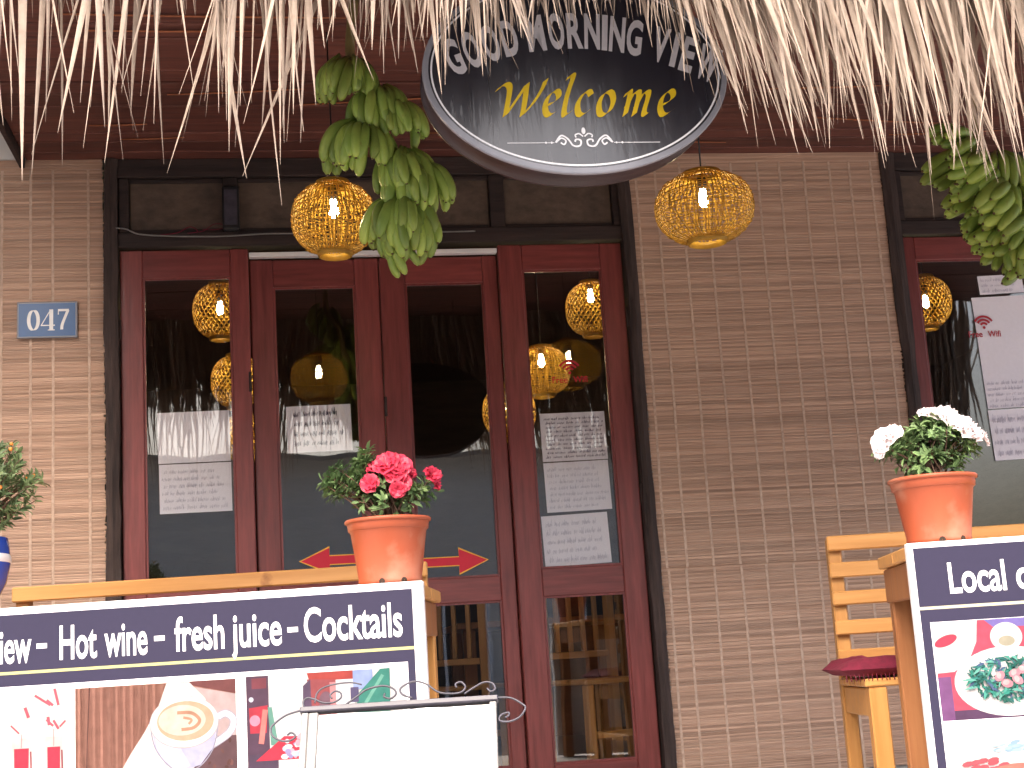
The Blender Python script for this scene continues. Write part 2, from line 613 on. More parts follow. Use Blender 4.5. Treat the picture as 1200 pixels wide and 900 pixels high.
g = MB()
g.add([(-400, -400, -1.05), (400, -400, -1.05), (400, 400, -1.05), (-400, 400, -1.05)], [(0, 1, 2, 3)])
tag(g.build('street', M['asphalt']), kind='structure')
tag(box('terrace', M['concrete'], (-4.2, 4.6, -3.35, -0.02, -1.046, 0.0), b=0.01, loc=F0, rot=(0, 0, FZ)), kind='structure')
tag(box('terrace_step', M['concrete'], (-4.2, 4.6, -3.65, -3.352, -1.046, -0.35), b=0.01, loc=F0, rot=(0, 0, FZ)), kind='structure')
tag(box('terrace_step', M['concrete'], (-4.2, 4.6, -3.95, -3.652, -1.046, -0.70), b=0.01, loc=F0, rot=(0, 0, FZ)), kind='structure')
# the room behind the glass
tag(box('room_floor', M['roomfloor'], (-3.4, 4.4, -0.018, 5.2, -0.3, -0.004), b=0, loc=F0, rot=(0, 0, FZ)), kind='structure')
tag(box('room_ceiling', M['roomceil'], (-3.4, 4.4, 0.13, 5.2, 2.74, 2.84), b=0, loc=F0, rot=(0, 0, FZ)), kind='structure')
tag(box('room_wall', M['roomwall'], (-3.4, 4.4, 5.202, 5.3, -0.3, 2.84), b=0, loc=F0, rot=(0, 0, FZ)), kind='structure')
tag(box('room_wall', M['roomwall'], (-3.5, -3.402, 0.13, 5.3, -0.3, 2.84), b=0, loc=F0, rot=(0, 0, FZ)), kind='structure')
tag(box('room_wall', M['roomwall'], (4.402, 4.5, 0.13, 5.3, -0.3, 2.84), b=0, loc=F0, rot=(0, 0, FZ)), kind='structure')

# ---------------- the cafe front: walls, posts, beams, transom panels and folding doors
front = fempty('cafe_front', 0, 0, 0)
tag(front, 'timber cafe front with dark red folding glass doors between bamboo blinds', 'building')
box('wall', M['plaster'], (-3.5, -1.64, 0.012, 0.12, -0.02, 2.665), front)
box('wall', M['plaster'], (0.553, 1.702, 0.012, 0.12, -0.02, 2.665), front)
box('wall', M['plaster'], (2.98, 4.5, 0.012, 0.12, -0.02, 2.665), front)
tag(box('upper_wall', M['plaster'], (-3.5, 4.5, -0.01, 0.12, 2.668, 5.2), front), 'white plastered upper wall')


def rough_post(u0, u1, n0, n1, z0, z1, seed):
    rng = random.Random(seed)
    k = 40
    m = MB()
    vs, fs = [], []
    ring = [(0, 0), (.5, -.08), (1, 0), (1.0, 1), (0, 1)]
    for i in range(k + 1):
        z = z0 + (z1 - z0) * i / k
        dl = 0.010 * noise.noise((z * 2.1, seed * 3.7, 0)) + 0.006 * noise.noise((z * 9, seed, 4))
        dr = 0.010 * noise.noise((z * 1.7, seed * 5.1, 9)) + 0.006 * noise.noise((z * 8, seed, 7))
        for (a, b) in ring:
            vs.append((u0 + dl + (u1 + dr - u0 - dl) * a, -n0 - (n1 - n0) * (1 - b) + 0.006 * noise.noise((a * 3, z * 6, seed)), z))
    q = len(ring)
    for i in range(k):
        for j in range(q):
            j2 = (j + 1) % q
            fs.append((i * q + j, i * q + j2, (i + 1) * q + j2, (i + 1) * q + j))
    fs += [tuple(reversed(range(q))), tuple(k * q + j for j in range(q))]
    m.add(vs, fs)
    return m.build('post', M['bark'], front)


rough_post(-1.632, -1.578, -0.08, 0.035, 0.0, 2.66, 1)
rough_post(0.510, 0.560, -0.08, 0.035, 0.0, 2.66, 2)
rough_post(1.700, 1.768, -0.08, 0.035, 0.0, 2.66, 3)
rough_post(2.905, 2.978, -0.08, 0.035, 0.0, 2.66, 4)
for (a, b) in ((-1.582, 0.514), (1.764, 2.91)):
    box('top_beam', M['beam'], (a, b, -0.022, 0.06, 2.585, 2.664), front)
    box('header_beam', M['beam'], (a, b, -0.018, 0.06, 2.288, 2.350), front)
for (a, b) in ((-1.575, -1.535), (-1.155, -1.098), (-0.048, 0.014), (0.482, 0.511), (1.766, 1.80), (2.30, 2.36), (2.87, 2.907)):
    box('transom_mullion', M['beam'], (a, b, -0.012, 0.055, 2.352, 2.583), front)
for (a, b) in ((-1.533, -1.157), (-1.096, -0.05), (0.016, 0.48), (1.802, 2.298), (2.362, 2.868)):
    box('transom_panel', M['transom'], (a, b, 0.012, 0.03, 2.352, 2.583), front)
    box('bead', M['beam'], (a, b, -0.002, 0.0115, 2.353, 2.366), front, b=0.002)
    box('bead', M['beam'], (a, b, -0.002, 0.0115, 2.566, 2.582), front, b=0.002)


def door(u0, u1, g0, g1, ztop, gtop, gmid, low_top, n, sag=0.0):
    d = empty('door', (u0, -n, 0), sag, front)
    w = u1 - u0
    a, b = g0 - u0, g1 - u0
    y0, y1 = 0.0, 0.044
    zb, lb = 0.022, 0.14
    box('stile', M['door_v'], (0, a, y0, y1, zb, ztop), d, b=0.004)
    box('stile', M['door_v'], (b, w, y0, y1, zb, ztop), d, b=0.004)
    box('rail', M['door_h'], (a + .0005, b - .0005, y0 + .002, y1 - .002, gtop, ztop - .001), d, b=0.003)
    box('rail', M['door_h'], (a + .0005, b - .0005, y0 + .002, y1 - .002, low_top, gmid), d, b=0.003)
    box('rail', M['door_h'], (a + .0005, b - .0005, y0 + .002, y1 - .002, zb + .001, lb), d, b=0.003)
    for (p, q) in ((gmid, gtop), (lb, low_top)):
        e = 0.008
        m = MB()
        m.box(a, a + e, y0 + .008, y0 + .018, p, q)
        m.box(b - e, b, y0 + .008, y0 + .018, p, q)
        m.box(a + e, b - e, y0 + .008, y0 + .018, p, p + e)
        m.box(a + e, b - e, y0 + .008, y0 + .018, q - e, q)
        m.build('glazing_bead', M['door_v'], d)
        box('glass_pane', M['glass'], (a + .001, b - .001, y0 + .0185, y0 + .0225, p + .001, q - .001), d, b=0)
    return d


door(-1.574, -1.062, -1.485, -1.135, 2.280, 2.163, 0.905, 0.80, 0.0)
door(-1.058, -0.530, -0.964, -0.630, 2.238, 2.121, 0.895, 0.795, -0.028, R(0.25))
door(-0.526, -0.030, -0.421, -0.092, 2.238, 2.125, 0.893, 0.794, -0.028, R(-0.2))
door(-0.026, 0.506, 0.074, 0.412, 2.277, 2.165, 0.911, 0.799, 0.0)
door(1.772, 2.440, 1.832, 2.375, 2.280, 2.175, 0.905, 0.80, 0.0)
door(2.445, 2.900, 2.51, 2.83, 2.280, 2.17, 0.905, 0.80, 0.0)
tag(box('door_track', M['white'], (-1.058, -0.03, -0.006, 0.03, 2.243, 2.262), front, b=0.002), 'white strip above the middle doors')
for (u, z) in ((-1.066, 1.72), (-1.066, 0.62), (-0.526, 1.60), (0.511, 1.95), (0.511, 1.2), (-1.576, 1.95)):
    MB().tube([(u, -0.004, z - .04), (u, -0.004, z + .04)], 0.006, 8).build('hinge', M['bark'], front)

# ---------------- thatched eave: roof, soffit boards, hanging straw
roof = fempty('thatched_eave', -1.94, 0, 2.68)
tag(roof, 'shaggy pale straw thatched eave hanging across the top over a red-brown soffit', 'thatch roof')
UL, UR, RZ = 0.0, 5.6, 0.0
m = MB()
m.add([(UL, -0.01, .05), (UR, -0.01, .05), (UR, -2.66, .05), (UL, -2.66, .05),
       (UL, -0.01, .95), (UR, -0.01, .95), (UR, -2.78, .16), (UL, -2.78, .16)],
      [(0, 1, 2, 3), (7, 6, 5, 4), (3, 2, 6, 7), (0, 3, 7, 4), (2, 1, 5, 6), (1, 0, 4, 5)])
m.build('thatch_bed', M['straw'], roof)
yy, i = -0.003, 0
rng = random.Random(4)
while yy > -2.60:
    w = rng.uniform(0.085, 0.15)
    dz = rng.uniform(-0.004, 0.004)
    box('soffit_board', M['soffit'], (UL + .002, UR, yy - w + .005, yy, -0.012 + dz, 0.012 + dz), roof, b=0.003)
    yy -= w
for (u, n, l, a) in ((0.30, 0.40, 0.22, 3), (0.40, 0.25, 0.25, 4), (0.62, 0.7, 0.5, 6), (0.35, 1.36, 0.9, -1), (0.4, 1.24, 0.55, 0), (1.1, 0.6, 0.7, 8),
                     (3.2, 0.45, 0.6, -7), (2.9, 0.75, 0.5, 4), (1.6, 0.3, 0.8, 2), (2.5, 0.2, 0.4, -4), (3.6, 0.25, 0.5, 5), (4.0, .6, .5, -3)):
    MB().tube([(u, -n, -.019), (u + l * .5 * cos(R(a)), -n - l * .5 * sin(R(a)), -.021), (u + l * cos(R(a)), -n - l * sin(R(a)), -.019)],
              [0.004, 0.005, 0.003], 6, flat=0.6).build('cane_batten', M['batten'], roof)
box('barge_board', M['beam'], (-0.022, -0.001, -2.66, -0.012, -0.05, 0.10), roof)
MB().tube([(UL, -2.67, .03), (2.8, -2.675, .035), (UR, -2.67, .03)], 0.035, 10).build('eave_pole', M['pine'], roof)

PROF = [(-2.3, 2.02, 1.84), (-1.75, 2.02, 1.80), (-1.5, 2.01, 1.80), (-1.25, 2.05, 1.88), (-1.08, 2.02, 1.82), (-0.95, 1.97, 1.74), (-0.88, 2.08, 1.90),
        (-0.75, 2.25, 2.16), (-0.62, 2.20, 2.05), (-0.47, 2.20, 2.07), (-0.38, 2.18, 2.06), (-0.22, 2.26, 2.18), (-0.07, 2.31, 2.25), (0.10, 2.31, 2.26),
        (0.19, 2.24, 2.14), (0.30, 2.10, 1.94), (0.42, 2.05, 1.90), (0.50, 2.00, 1.83), (0.60, 2.04, 1.92), (0.75, 1.97, 1.77), (0.88, 1.97, 1.85),
        (1.0, 1.94, 1.73), (1.3, 1.97, 1.82), (4, 1.97, 1.82)]
DENS = [(-2.1, 70), (-1.15, 75), (-1.1, 150), (-0.9, 150), (-0.82, 80), (-0.7, 110), (-0.5, 210), (-0.35, 240), (-0.15, 170), (0.1, 150), (0.25, 260), (0.5, 330), (4, 340)]
LEAN = [(-2.1, 0.0), (-1.2, -.08), (-0.9, -.05), (-0.5, -.05), (0.0, 0.08), (0.25, 0.24), (0.5, 0.22), (0.7, 0.06), (1.0, 0.10), (1.3, 0.05), (4, 0)]


def lut(T, u):
    for a, b in zip(T, T[1:]):
        if a[0] <= u <= b[0]:
            t = (u - a[0]) / (b[0] - a[0])
            return [p + (q - p) * t for p, q in zip(a[1:], b[1:])]
    return list(T[-1][1:])


def blade(mb, u, y, z, L, w, lean, out, bend, tw, rng):
    k = 9
    vs, fs = [], []
    for i in range(k + 1):
        t = i / k
        px = u + lean * L * t + bend * t * t * L
        py = y - out * sin(t * 1.4) * L
        pz = z - L * t + abs(lean) * 0.05 * t
        ww = w * (1 - t ** 2.2) ** 0.9 * (0.65 + 0.35 * min(1, t * 4)) + 0.0006
        a = tw * t + tw * 0.3
        cx, cy = cos(a) * ww / 2, sin(a) * ww / 2
        fold = 0.22 * ww
        vs += [(px - cx, py - cy, pz), (px + sin(a) * fold, py - cos(a) * fold, pz), (px + cx, py + cy, pz)]
    for i in range(k):
        b = 3 * i
        fs += [(b, b + 1, b + 4, b + 3), (b + 1, b + 2, b + 5, b + 4)]
    mb.add(vs, fs, True)


rng = random.Random(21)
straws = []
u = -2.25
EK = 0.84                                    # PROF was measured on a plane 0.6 m nearer the wall than the eave
while u < 4.2:
    dn = lut(DENS, u)[0]
    u += rng.expovariate(dn)
    typ, mn = lut(PROF, u)
    n = rng.uniform(2.66, 2.84)
    r = rng.random()
    tip = typ + (mn - typ) * (r ** 2.2) * 1.15 + rng.uniform(0.0, 0.20) * (rng.random() ** 1.5)
    tip = 0.53 + (tip - 0.53) * EK
    un = -0.923 + (u + 0.923) * EK
    z0 = 2.76 + rng.uniform(-0.05, 0.06)
    L = z0 - tip
    w = rng.choice((0.009, 0.012, 0.015, 0.019, 0.024, 0.029)) * rng.uniform(0.85, 1.2)
    ln = lut(LEAN, u)[0] * 0.9 + rng.gauss(0, 0.075)
    if rng.random() < 0.05: ln += rng.choice((-.25, .25))
    straws.append((tip, (un + 1.94 - ln * L * 0.85, -n, z0 - 2.68, L, w, ln, rng.uniform(-0.05, 0.06), rng.gauss(0, 0.04), rng.gauss(0, 0.7), rng), u))
seen = sorted([s for s in straws if -1.72 < s[2] < 1.28], key=lambda s: -(s[1][3] - 0.25) * s[1][4])[:260]
ids = set(id(s) for s in seen)
rest = MB()
for s in straws:
    if id(s) in ids:
        b_ = MB()
        blade(b_, *s[1])
        b_.build('straw', M['straw'], roof)
    else:
        blade(rest, *s[1])
for i in range(2700):                        # short straw packed along the eave
    uu = rng.uniform(-0.05, 5.2)
    z0 = rng.uniform(0.02, 0.12)
    tip = rng.uniform(2.00, 2.14) - (0.05 if uu > 1.9 else 0) * rng.random()
    blade(rest, uu, -rng.uniform(2.67, 2.84), z0, z0 + 2.68 - tip, rng.uniform(.008, .019), rng.gauss(0.02, .09), rng.uniform(-.04, .05), rng.gauss(0, .04), rng.gauss(0, .8), rng)
for i in range(2600):                        # the thatch above the fringe
    uu = rng.uniform(0, 5.2)
    t = rng.random()
    blade(rest, uu, -2.78 + t * 2.6, 0.20 + t * 0.74, rng.uniform(.25, .5), rng.uniform(.008, .02), rng.gauss(0, .15), rng.uniform(0.9, 1.6) * 1.1, 0, rng.gauss(0, .6), rng)
tag(rest.build('thatch', M['straw'], roof), 'dense mass of shorter pale straw', kind='stuff')

# ---------------- unseen wall and slab, added left of view to shade the left blind
nb = fempty('side_light_blocker', -2.75, 0, 0)
tag(nb, 'plain plastered wall and slab added out of view to block light from the left', 'building')
box('wall', M['plaster'], (-0.9, 0.0, -2.3, 0.0, -1.0, 3.4), nb, b=.01)  # added wall, keeps side light off the left blind
box('blocker_coping', M['concrete'], (-0.93, 0.03, -2.33, 0.0, 3.402, 3.47), nb, b=.006)
box('added_shade_slab', M['concrete'], (0.002, 0.79, -1.25, -0.012, 3.02, 3.06), nb, b=.006)  # added overhead slab, out of view, darkens the upper left blind
for x in (0.01, 0.74):
    box('shade_slab_bracket', M['wire'], (x, x + .03, -1.2, -0.012, 2.985, 3.018), nb, b=.003)

# ---------------- the grey house across the street, seen in the glass
house = empty('house', (-1.0, -9.0, -1.05), 0)
tag(house, 'plain grey rendered house across the street, mirrored in the door glass', 'house')
box('wall', M['greywall'], (-9, 11, -5, 0, 0, 4.75), house, b=0.02)
m = MB()
m.add([(-9.4, 0.5, 4.70), (11.4, 0.5, 4.70), (11.4, -2.5, 5.0), (-9.4, -2.5, 5.0), (11.4, -5.5, 4.70), (-9.4, -5.5, 4.70)],
      [(0, 1, 2, 3), (3, 2, 4, 5), (0, 3, 5), (1, 4, 2), (0, 5, 4, 1)])
m.build('roof', M['rooftile'], house)
for i, x in enumerate((-7.2, -4.2, -1.2, 3.8, 6.8)):
    w_ = box('window', M['black'], (x, x + 1.3, 0.005, 0.03, 1.2, 2.7), house, b=0)
    mm = MB()
    for q in ((x - .08, x, 1.12, 2.78), (x + 1.3, x + 1.38, 1.12, 2.78), (x + .62, x + .68, 1.2, 2.7)):
        mm.box(q[0], q[1], 0.002, 0.07, q[2], q[3])
    mm.box(x, x + 1.3, 0.002, 0.07, 1.12, 1.2).box(x, x + 1.3, 0.002, 0.07, 2.7, 2.78)
    mm.build('window_frame', M['white'], w_)
box('door', M['door_v'], (1.2, 2.3, 0.004, 0.05, 0.0, 2.2), house)

# ================================================================== OBJECTS
# ---------------- bamboo blinds
def blind(label, u0, u1, z0, z1, n, seed, cords, top_pole=False):
    rng = random.Random(seed)
    b = fempty('bamboo_blind', u0, n, z0)
    tag(b, label, 'blind', 'bamboo blinds on the cafe front')
    W, H = u1 - u0, z1 - z0
    mb = MB()
    z = 0.0
    while z < H - 0.004:
        h = rng.choice((0.0035, 0.004, 0.005, 0.006, 0.007, 0.009))
        xa, xb = rng.uniform(-0.006, 0.004), W + rng.uniform(-0.004, 0.006)
        k = 7
        d = rng.uniform(-0.0008, 0.0008)
        vs, fs = [], []
        for i in range(k + 1):
            x = xa + (xb - xa) * i / k
            zz = z + 0.0016 * noise.noise((x * 3.0, z * 40, seed)) + 0.005 * noise.noise((x * 1.1, z * 1.5, seed + 5))
            y = d + 0.006 * noise.noise((x * 1.3, z * 2.0, seed + 9))
            t = h * (1.06 + 0.08 * noise.noise((x * 9, z * 50, seed)))
            vs += [(x, y, zz), (x, y - 0.0014, zz + t * .5), (x, y, zz + t), (x, y + .002, zz + t * .5)]
        for i in range(k):
            a = 4 * i
            for j in range(4):
                j2 = (j + 1) % 4
                fs.append((a + j, a + j2, a + 4 + j2, a + 4 + j))
        fs += [(3, 2, 1, 0), tuple(4 * k + j for j in range(4))]
        mb.add(vs, fs)
        z += h + rng.choice((0.0, 0.0, 0.0002, 0.0005))
    tag(mb.build('slats', M['slat'], b), kind='stuff')
    for c in cords:
        x = c - u0
        pts, zz = [], 0.0
        while zz <= H:
            pts.append((x + 0.003 * noise.noise((zz * 2, c * 7, 1)), -0.0035 + 0.006 * noise.noise((x * 1.3, zz * 2.0, seed + 9)), zz))
            zz += 0.06
        m = MB()
        vs, fs = [], []
        for q in pts:
            for dx, dy in ((-.0056, .0016), (-.0036, .0008), (.0036, .0008), (.0056, .0016), (0, .0024)):
                vs.append((q[0] + dx, q[1] + dy, q[2]))
        for i in range(len(pts) - 1):
            for j in range(5):
                j2 = (j + 1) % 5
                fs.append((i * 5 + j, i * 5 + j2, i * 5 + 5 + j2, i * 5 + 5 + j))
        m.add(vs, fs)
        m.build('cord', M['blindcord'], b)
    if top_pole:
        MB().tube([(-.01, -.004, H - .012), (W * .5, -.006, H - .012), (W + .01, -.004, H - .012)], 0.012, 8).build('top_pole', M['pine'], b)
    return b


blind('weathered tan bamboo blind behind the blue number plate', -3.3, -1.636, 0.04, 2.66, 0.014, 3,
      [-1.694, -1.833, -1.919, -2.03, -2.15, -2.3, -2.45, -2.6, -2.8, -3.0, -3.15])
CR = [0.595, 0.669, 0.787, 0.905, 1.013, 1.129, 1.24, 1.35, 1.46, 1.56, 1.66]
blind('lower bamboo blind sheet behind the bench with the maroon cushion', 0.566, 1.708, 0.04, 0.93, 0.014, 5, CR)
blind('tall upper bamboo blind sheet behind the right-hand lantern', 0.560, 1.702, 0.885, 2.665, 0.024, 8, [c + .006 * sin(c * 40) for c in CR])

# ---------------- number plate
pl = fempty('number_plate', -1.853, 0.026, 1.918)
tag(pl, 'blue enamel house number plate reading 047 on the left bamboo blind', 'sign')
box('plate', M['silver'], (-0.116, 0.116, -0.004, 0.004, 0, 0.148), pl, b=0.002, rot=(0, R(0.4), 0))
p = Print(-0.0042)
WHT, BLU = (0.72, 0.72, 0.72), (0.012, 0.085, 0.26)
p.rect(-0.109, 0.109, 0.007, 0.141, BLU)
H0, B0 = 0.086, 0.030


def ring0(cx):
    return [(cx + 0.0180 * cos(a), B0 + H0 / 2 + (H0 / 2 - .002) * sin(a)) for a in (2 * pi * i / 36 for i in range(37))]


p.nib(ring0(-0.052), 0.0068, 0.0008, WHT)
p.nib([(0.016, B0 + .004), (0.016, B0 + H0)], 0.0075, 0, WHT)
p.nib([(0.014, B0 + H0 - .001), (-0.022, B0 + .022)], 0.0022, 0, WHT)
p.stroke([(-0.024, B0 + .021), (0.030, B0 + .021)], 0.0045, WHT)
p.stroke([(0.003, B0 + .002), (0.029, B0 + .002)], 0.004, WHT)
p.stroke([(0.042, B0 + H0 - .004), (0.084, B0 + H0 - .004)], 0.009, WHT)
p.stroke([(0.0435, B0 + H0), (0.0435, B0 + H0 - .022)], [0.003, 0.004], WHT)
p.nib(sp2([(0.080, B0 + H0 - .006), (0.066, B0 + .045), (0.058, B0 + .022), (0.056, B0 + .003)]), 0.0058, 0, WHT)
p.build('digits', M['enamel'], pl)

# ---------------- papers and stickers on the glass
INK = (0.05, 0.035, 0.10)
PAP = (0.82, 0.78, 0.84)


def notice(label, u0, z0, w, h, tilt, lines, seed, dark=True, n=-0.0305, x=(0.03, 0.97), zr=(0.05, 0.93), cover=1.2, wk=1.0, group='papers on the door glass', col=PAP):
    o = empty('paper_notice', fw(u0, n, z0), FZ)
    o.rotation_euler = Matrix.Rotation(FZ, 3, 'Z').to_4x4().to_euler()
    o.matrix_world = Matrix.Translation(fw(u0, n, z0)) @ Matrix.Rotation(FZ, 4, 'Z') @ Matrix.Rotation(tilt, 4, 'Y')
    tag(o, label, 'paper', group)
    m = MB()
    k = 6
    vs, fs = [], []
    for i in range(k + 1):
        for j in range(k + 1):
            a, b = i / k, j / k
            e = 0.0015 * noise.noise((a * 2 + seed, b * 2, 0))
            vs.append((w * a, e, h * b))
    for i in range(k):
        for j in range(k):
            c = i * (k + 1) + j
            fs.append((c, c + k + 1, c + k + 2, c + 1))
    nv = len(vs)
    vs += [(x_, y_ + .0006, z_) for x_, y_, z_ in vs]
    fs += [tuple(reversed([i + nv for i in f])) for f in fs]
    m.add(vs, fs, False, col)
    m.build('sheet', M['paper'], o)
    if lines:
        p = Print(-0.0022)
        c = INK if dark else (0.52, 0.49, 0.58)
        scribble(p, w * x[0], w * x[1], h * zr[0], h * zr[1], lines, c, 0.0016 * wk, cover, seed)
        p.build('handwriting', M['paper'], o)
    return o


notice('blank-looking white sheet on the leftmost door, upper of its two', -1.436, 1.405, 0.283, 0.206, R(-0.5), 0, 1)
notice('white sheet with faint writing on the leftmost door, lower of its two', -1.433, 1.205, 0.282, 0.196, R(-0.3), 6, 2, False)
notice('single handwritten sheet with large letters on the second door', -0.926, 1.432, 0.262, 0.192, R(-0.8), 4, 3, True, n=-0.0585, x=(.10, .95), zr=(.10, .95), cover=1.0, wk=1.5)
notice('densely handwritten sheet on the fourth door, topmost of three', 0.114, 1.350, 0.275, 0.202, R(-0.5), 10, 4, True, wk=1.25, cover=1.9, x=(.05, .97))
notice('faintly written sheet on the fourth door, middle of three', 0.118, 1.139, 0.273, 0.205, R(-1.0), 7, 5, False)
notice('faintly written sheet on the fourth door, lowest of three', 0.096, 0.917, 0.277, 0.208, R(-1.6), 5, 6, False)
notice('large white poster sheet on the far right door beneath the bananas', 2.088, 1.50, 0.27, 0.50, R(-1.5), 5, 7, False, n=-0.014, zr=(.0, .25), group='poster sheets on the far right door')
notice('white poster sheet on the far right door, lowest of three', 2.092, 1.272, 0.265, 0.222, R(-1.5), 4, 8, False, n=-0.014, group='poster sheets on the far right door')
notice('small white ruled sheet on the far right door, highest of three', 2.118, 2.012, 0.21, 0.085, R(-2.0), 3, 9, False, n=-0.014, group='poster sheets on the far right door')

RED, YEL = (0.62, 0.022, 0.05), (0.80, 0.42, 0.05)


def arrow(label, u0, u1, z, n, d):
    o = fempty('arrow_sticker', (u0 + u1) / 2, n, z)
    tag(o, label, 'sticker', 'red arrows on the middle doors')
    L = (u1 - u0) / 2

    def shape(g_, t):
        hl = 0.115
        q = [(-L - g_, -.0165 - g_), (L - hl, -.0165 - g_), (L - hl - g_ * .4, -.050 - g_ * 1.8), (L + g_ * 2, 0), (L - hl - g_ * .4, .050 + g_ * 1.8), (L - hl, .0165 + g_), (-L - g_, .0165 + g_)]
        return [(d * a, b) for a, b in q]
    m = MB()
    a = shape(0.0035, 0)
    if d > 0:
        m.add([(x, -.0004, z_) for x, z_ in a] + [(x, .0002, z_) for x, z_ in a],
              [tuple(range(7))] + [(i, i + 7, (i + 1) % 7 + 7, (i + 1) % 7) for i in range(7)], False, YEL)
    else:
        m.add([(x, -.0004, z_) for x, z_ in a] + [(x, .0002, z_) for x, z_ in a],
              [tuple(reversed(range(7)))] + [((i + 1) % 7, (i + 1) % 7 + 7, i + 7, i) for i in range(7)], False, YEL)
    m.build('outline', M['sticker'], o)
    p = Print(-0.0006)
    p.poly(shape(-0.0005, 0), RED)
    p.build('arrow', M['sticker'], o)


arrow('red arrow sticker pointing left, partly behind the red-flowered pot', -0.890, -0.655, 0.992, -0.0455, -1)
arrow('red arrow sticker pointing right on the third door', -0.412, -0.140, 0.962, -0.0455, 1)


def wifi(label, u, z, s, n):
    o = fempty('wifi_sticker', u, n, z)
    tag(o, label, 'sticker', 'red wifi stickers')
    p = Print(0)
    c = (0.42, 0.02, 0.035)
    for r in (0.018, 0.034, 0.050):
        p.stroke([(r * s * sin(a), 0.035 * s + r * s * cos(a)) for a in (R(-58 + 116 * i / 14) for i in range(15))], 0.010 * s, c)
    p.ell(0, 0.032 * s, 0.007 * s, 0.007 * s, c, 12)
    write(p, 'Free', -0.080 * s, -0.012 * s, -0.012 * s, 0.028 * s, c, 0.015, 'F')
    write(p, 'Wifi', 0.014 * s, 0.078 * s, -0.012 * s, 0.028 * s, c, 0.015, 'F')
    p.build('mark', M['sticker'], o)


wifi('red free wifi sticker on the fourth door', 0.250, 1.690, 0.95, -0.0178)
wifi('red free wifi sticker on the far right door', 2.115, 1.832, 0.95, -0.0085)

# ---------------- oval sign
sg = fempty('oval_sign', -0.161, 2.40, 1.740)
sg.scale = (0.84, 0.84, 0.84)
tag(sg, 'large black oval sign with gold Welcome lettering hanging under the thatch', 'sign')
A, B, CZ = 0.474, 0.325, 0.325
NS = 96


def ering(k, y, a=None, b=None):
    return [((A if a is None else a) * k * cos(2 * pi * i / NS), y, CZ + (B if b is None else b) * k * sin(2 * pi * i / NS)) for i in range(NS)]


m = MB()
rings = [ering(0.975, 0.008), ering(0.975, 0.12), ering(0.99, 0.122), ering(0.99, 0.135)]
vs = sum(rings, [])
fs = []
for r in range(3):
    for i in range(NS):
        j = (i + 1) % NS
        fs.append((r * NS + i, r * NS + j, (r + 1) * NS + j, (r + 1) * NS + i))
fs.append(tuple(3 * NS + i for i in range(NS)))
m.add(vs, fs, True)
m.sm[-1] = False
m.build('casing', M['signside'], sg)
m = MB()
rings = [ering(1, 0.012, A, B), ering(1, -0.002, A, B), ering(1, -0.004, A - .004, B - .004), ering(1, -0.004, A - .018, B - .018), ering(1, 0.012, A - .018, B - .018)]
vs = sum(rings, [])
fs = [(r * NS + i, r * NS + (i + 1) % NS, (r + 1) * NS + (i + 1) % NS, (r + 1) * NS + i) for r in range(4) for i in range(NS)]
fs += [(4 * NS + i, 4 * NS + (i + 1) % NS, (i + 1) % NS, i) for i in range(NS)]
m.add(vs, fs, False)
m.build('rim', M['silver'], sg)
m = MB()
m.add(ering(1, -0.001, A - .0185, B - .0185), [tuple(range(NS))])
face = m.build('face', M['signface'], sg)
p = Print(-0.0013)
SLV, GLD, WHI = (0.56, 0.54, 0.57), (0.66, 0.46, 0.02), (0.80, 0.80, 0.84)
rr = [((A - .027) * cos(a), CZ + (B - .027) * sin(a)) for a in (2 * pi * i / 120 for i in range(121))]
p.stroke(rr, 0.0055, WHI)


def arcz(x):
    return 0.408 - 0.62 * x * x


TXT = [('G', -.372), ('O', -.317), ('O', -.258), ('D', -.200), ('M', -.120), ('O', -.055), ('R', 0.002), ('N', 0.056), ('I', 0.095), ('N', 0.134), ('G', 0.187),
       ('V', 0.268), ('I', 0.312), ('E', 0.352), ('W', 0.412)]
for ch, x in TXT:
    hw = {'I': .009, 'M': .028, 'W': .034, 'E': .021}.get(ch, .0245)
    z = arcz(x)
    write(p, ch, x - hw, x + hw, z, 0.112, SLV, 0.035, 'H', math.atan(-1.24 * x) * 0.8, (x, z + .04))


def cal(pts, ox, sc=0.078, xs=1.0, oz=0.187, k=7):
    # broad-nib italic letters, x-height 1, pen held at 40 degrees
    return [(ox + (a * xs + 0.22 * b) * sc * 0.92, oz + b * sc) for a, b in sp2(pts, k)]


NX, NZ = 0.0094, 0.0070
for pts in ([(-0.16, 1.00), (-0.06, 1.20), (0.06, 1.24), (0.13, 1.05), (0.13, 0.5), (0.12, 0.0)],
            [(0.12, 0.0), (0.32, 0.6), (0.52, 1.25)], [(0.52, 1.25), (0.53, 0.6), (0.52, 0.0)],
            [(0.52, 0.0), (0.74, 0.5), (0.90, 1.05), (0.96, 1.42)]):
    p.nib(cal(pts, -0.245, 0.080, 1.75), NX, NZ, GLD)


def small_e(x):
    p.nib(cal([(0.04, .40), (.3, .50), (.52, .72), (.46, .96), (.28, .98), (.06, .72), (0.0, .36), (.10, .06), (.28, .0), (.56, .20)], x), NX, NZ, GLD)


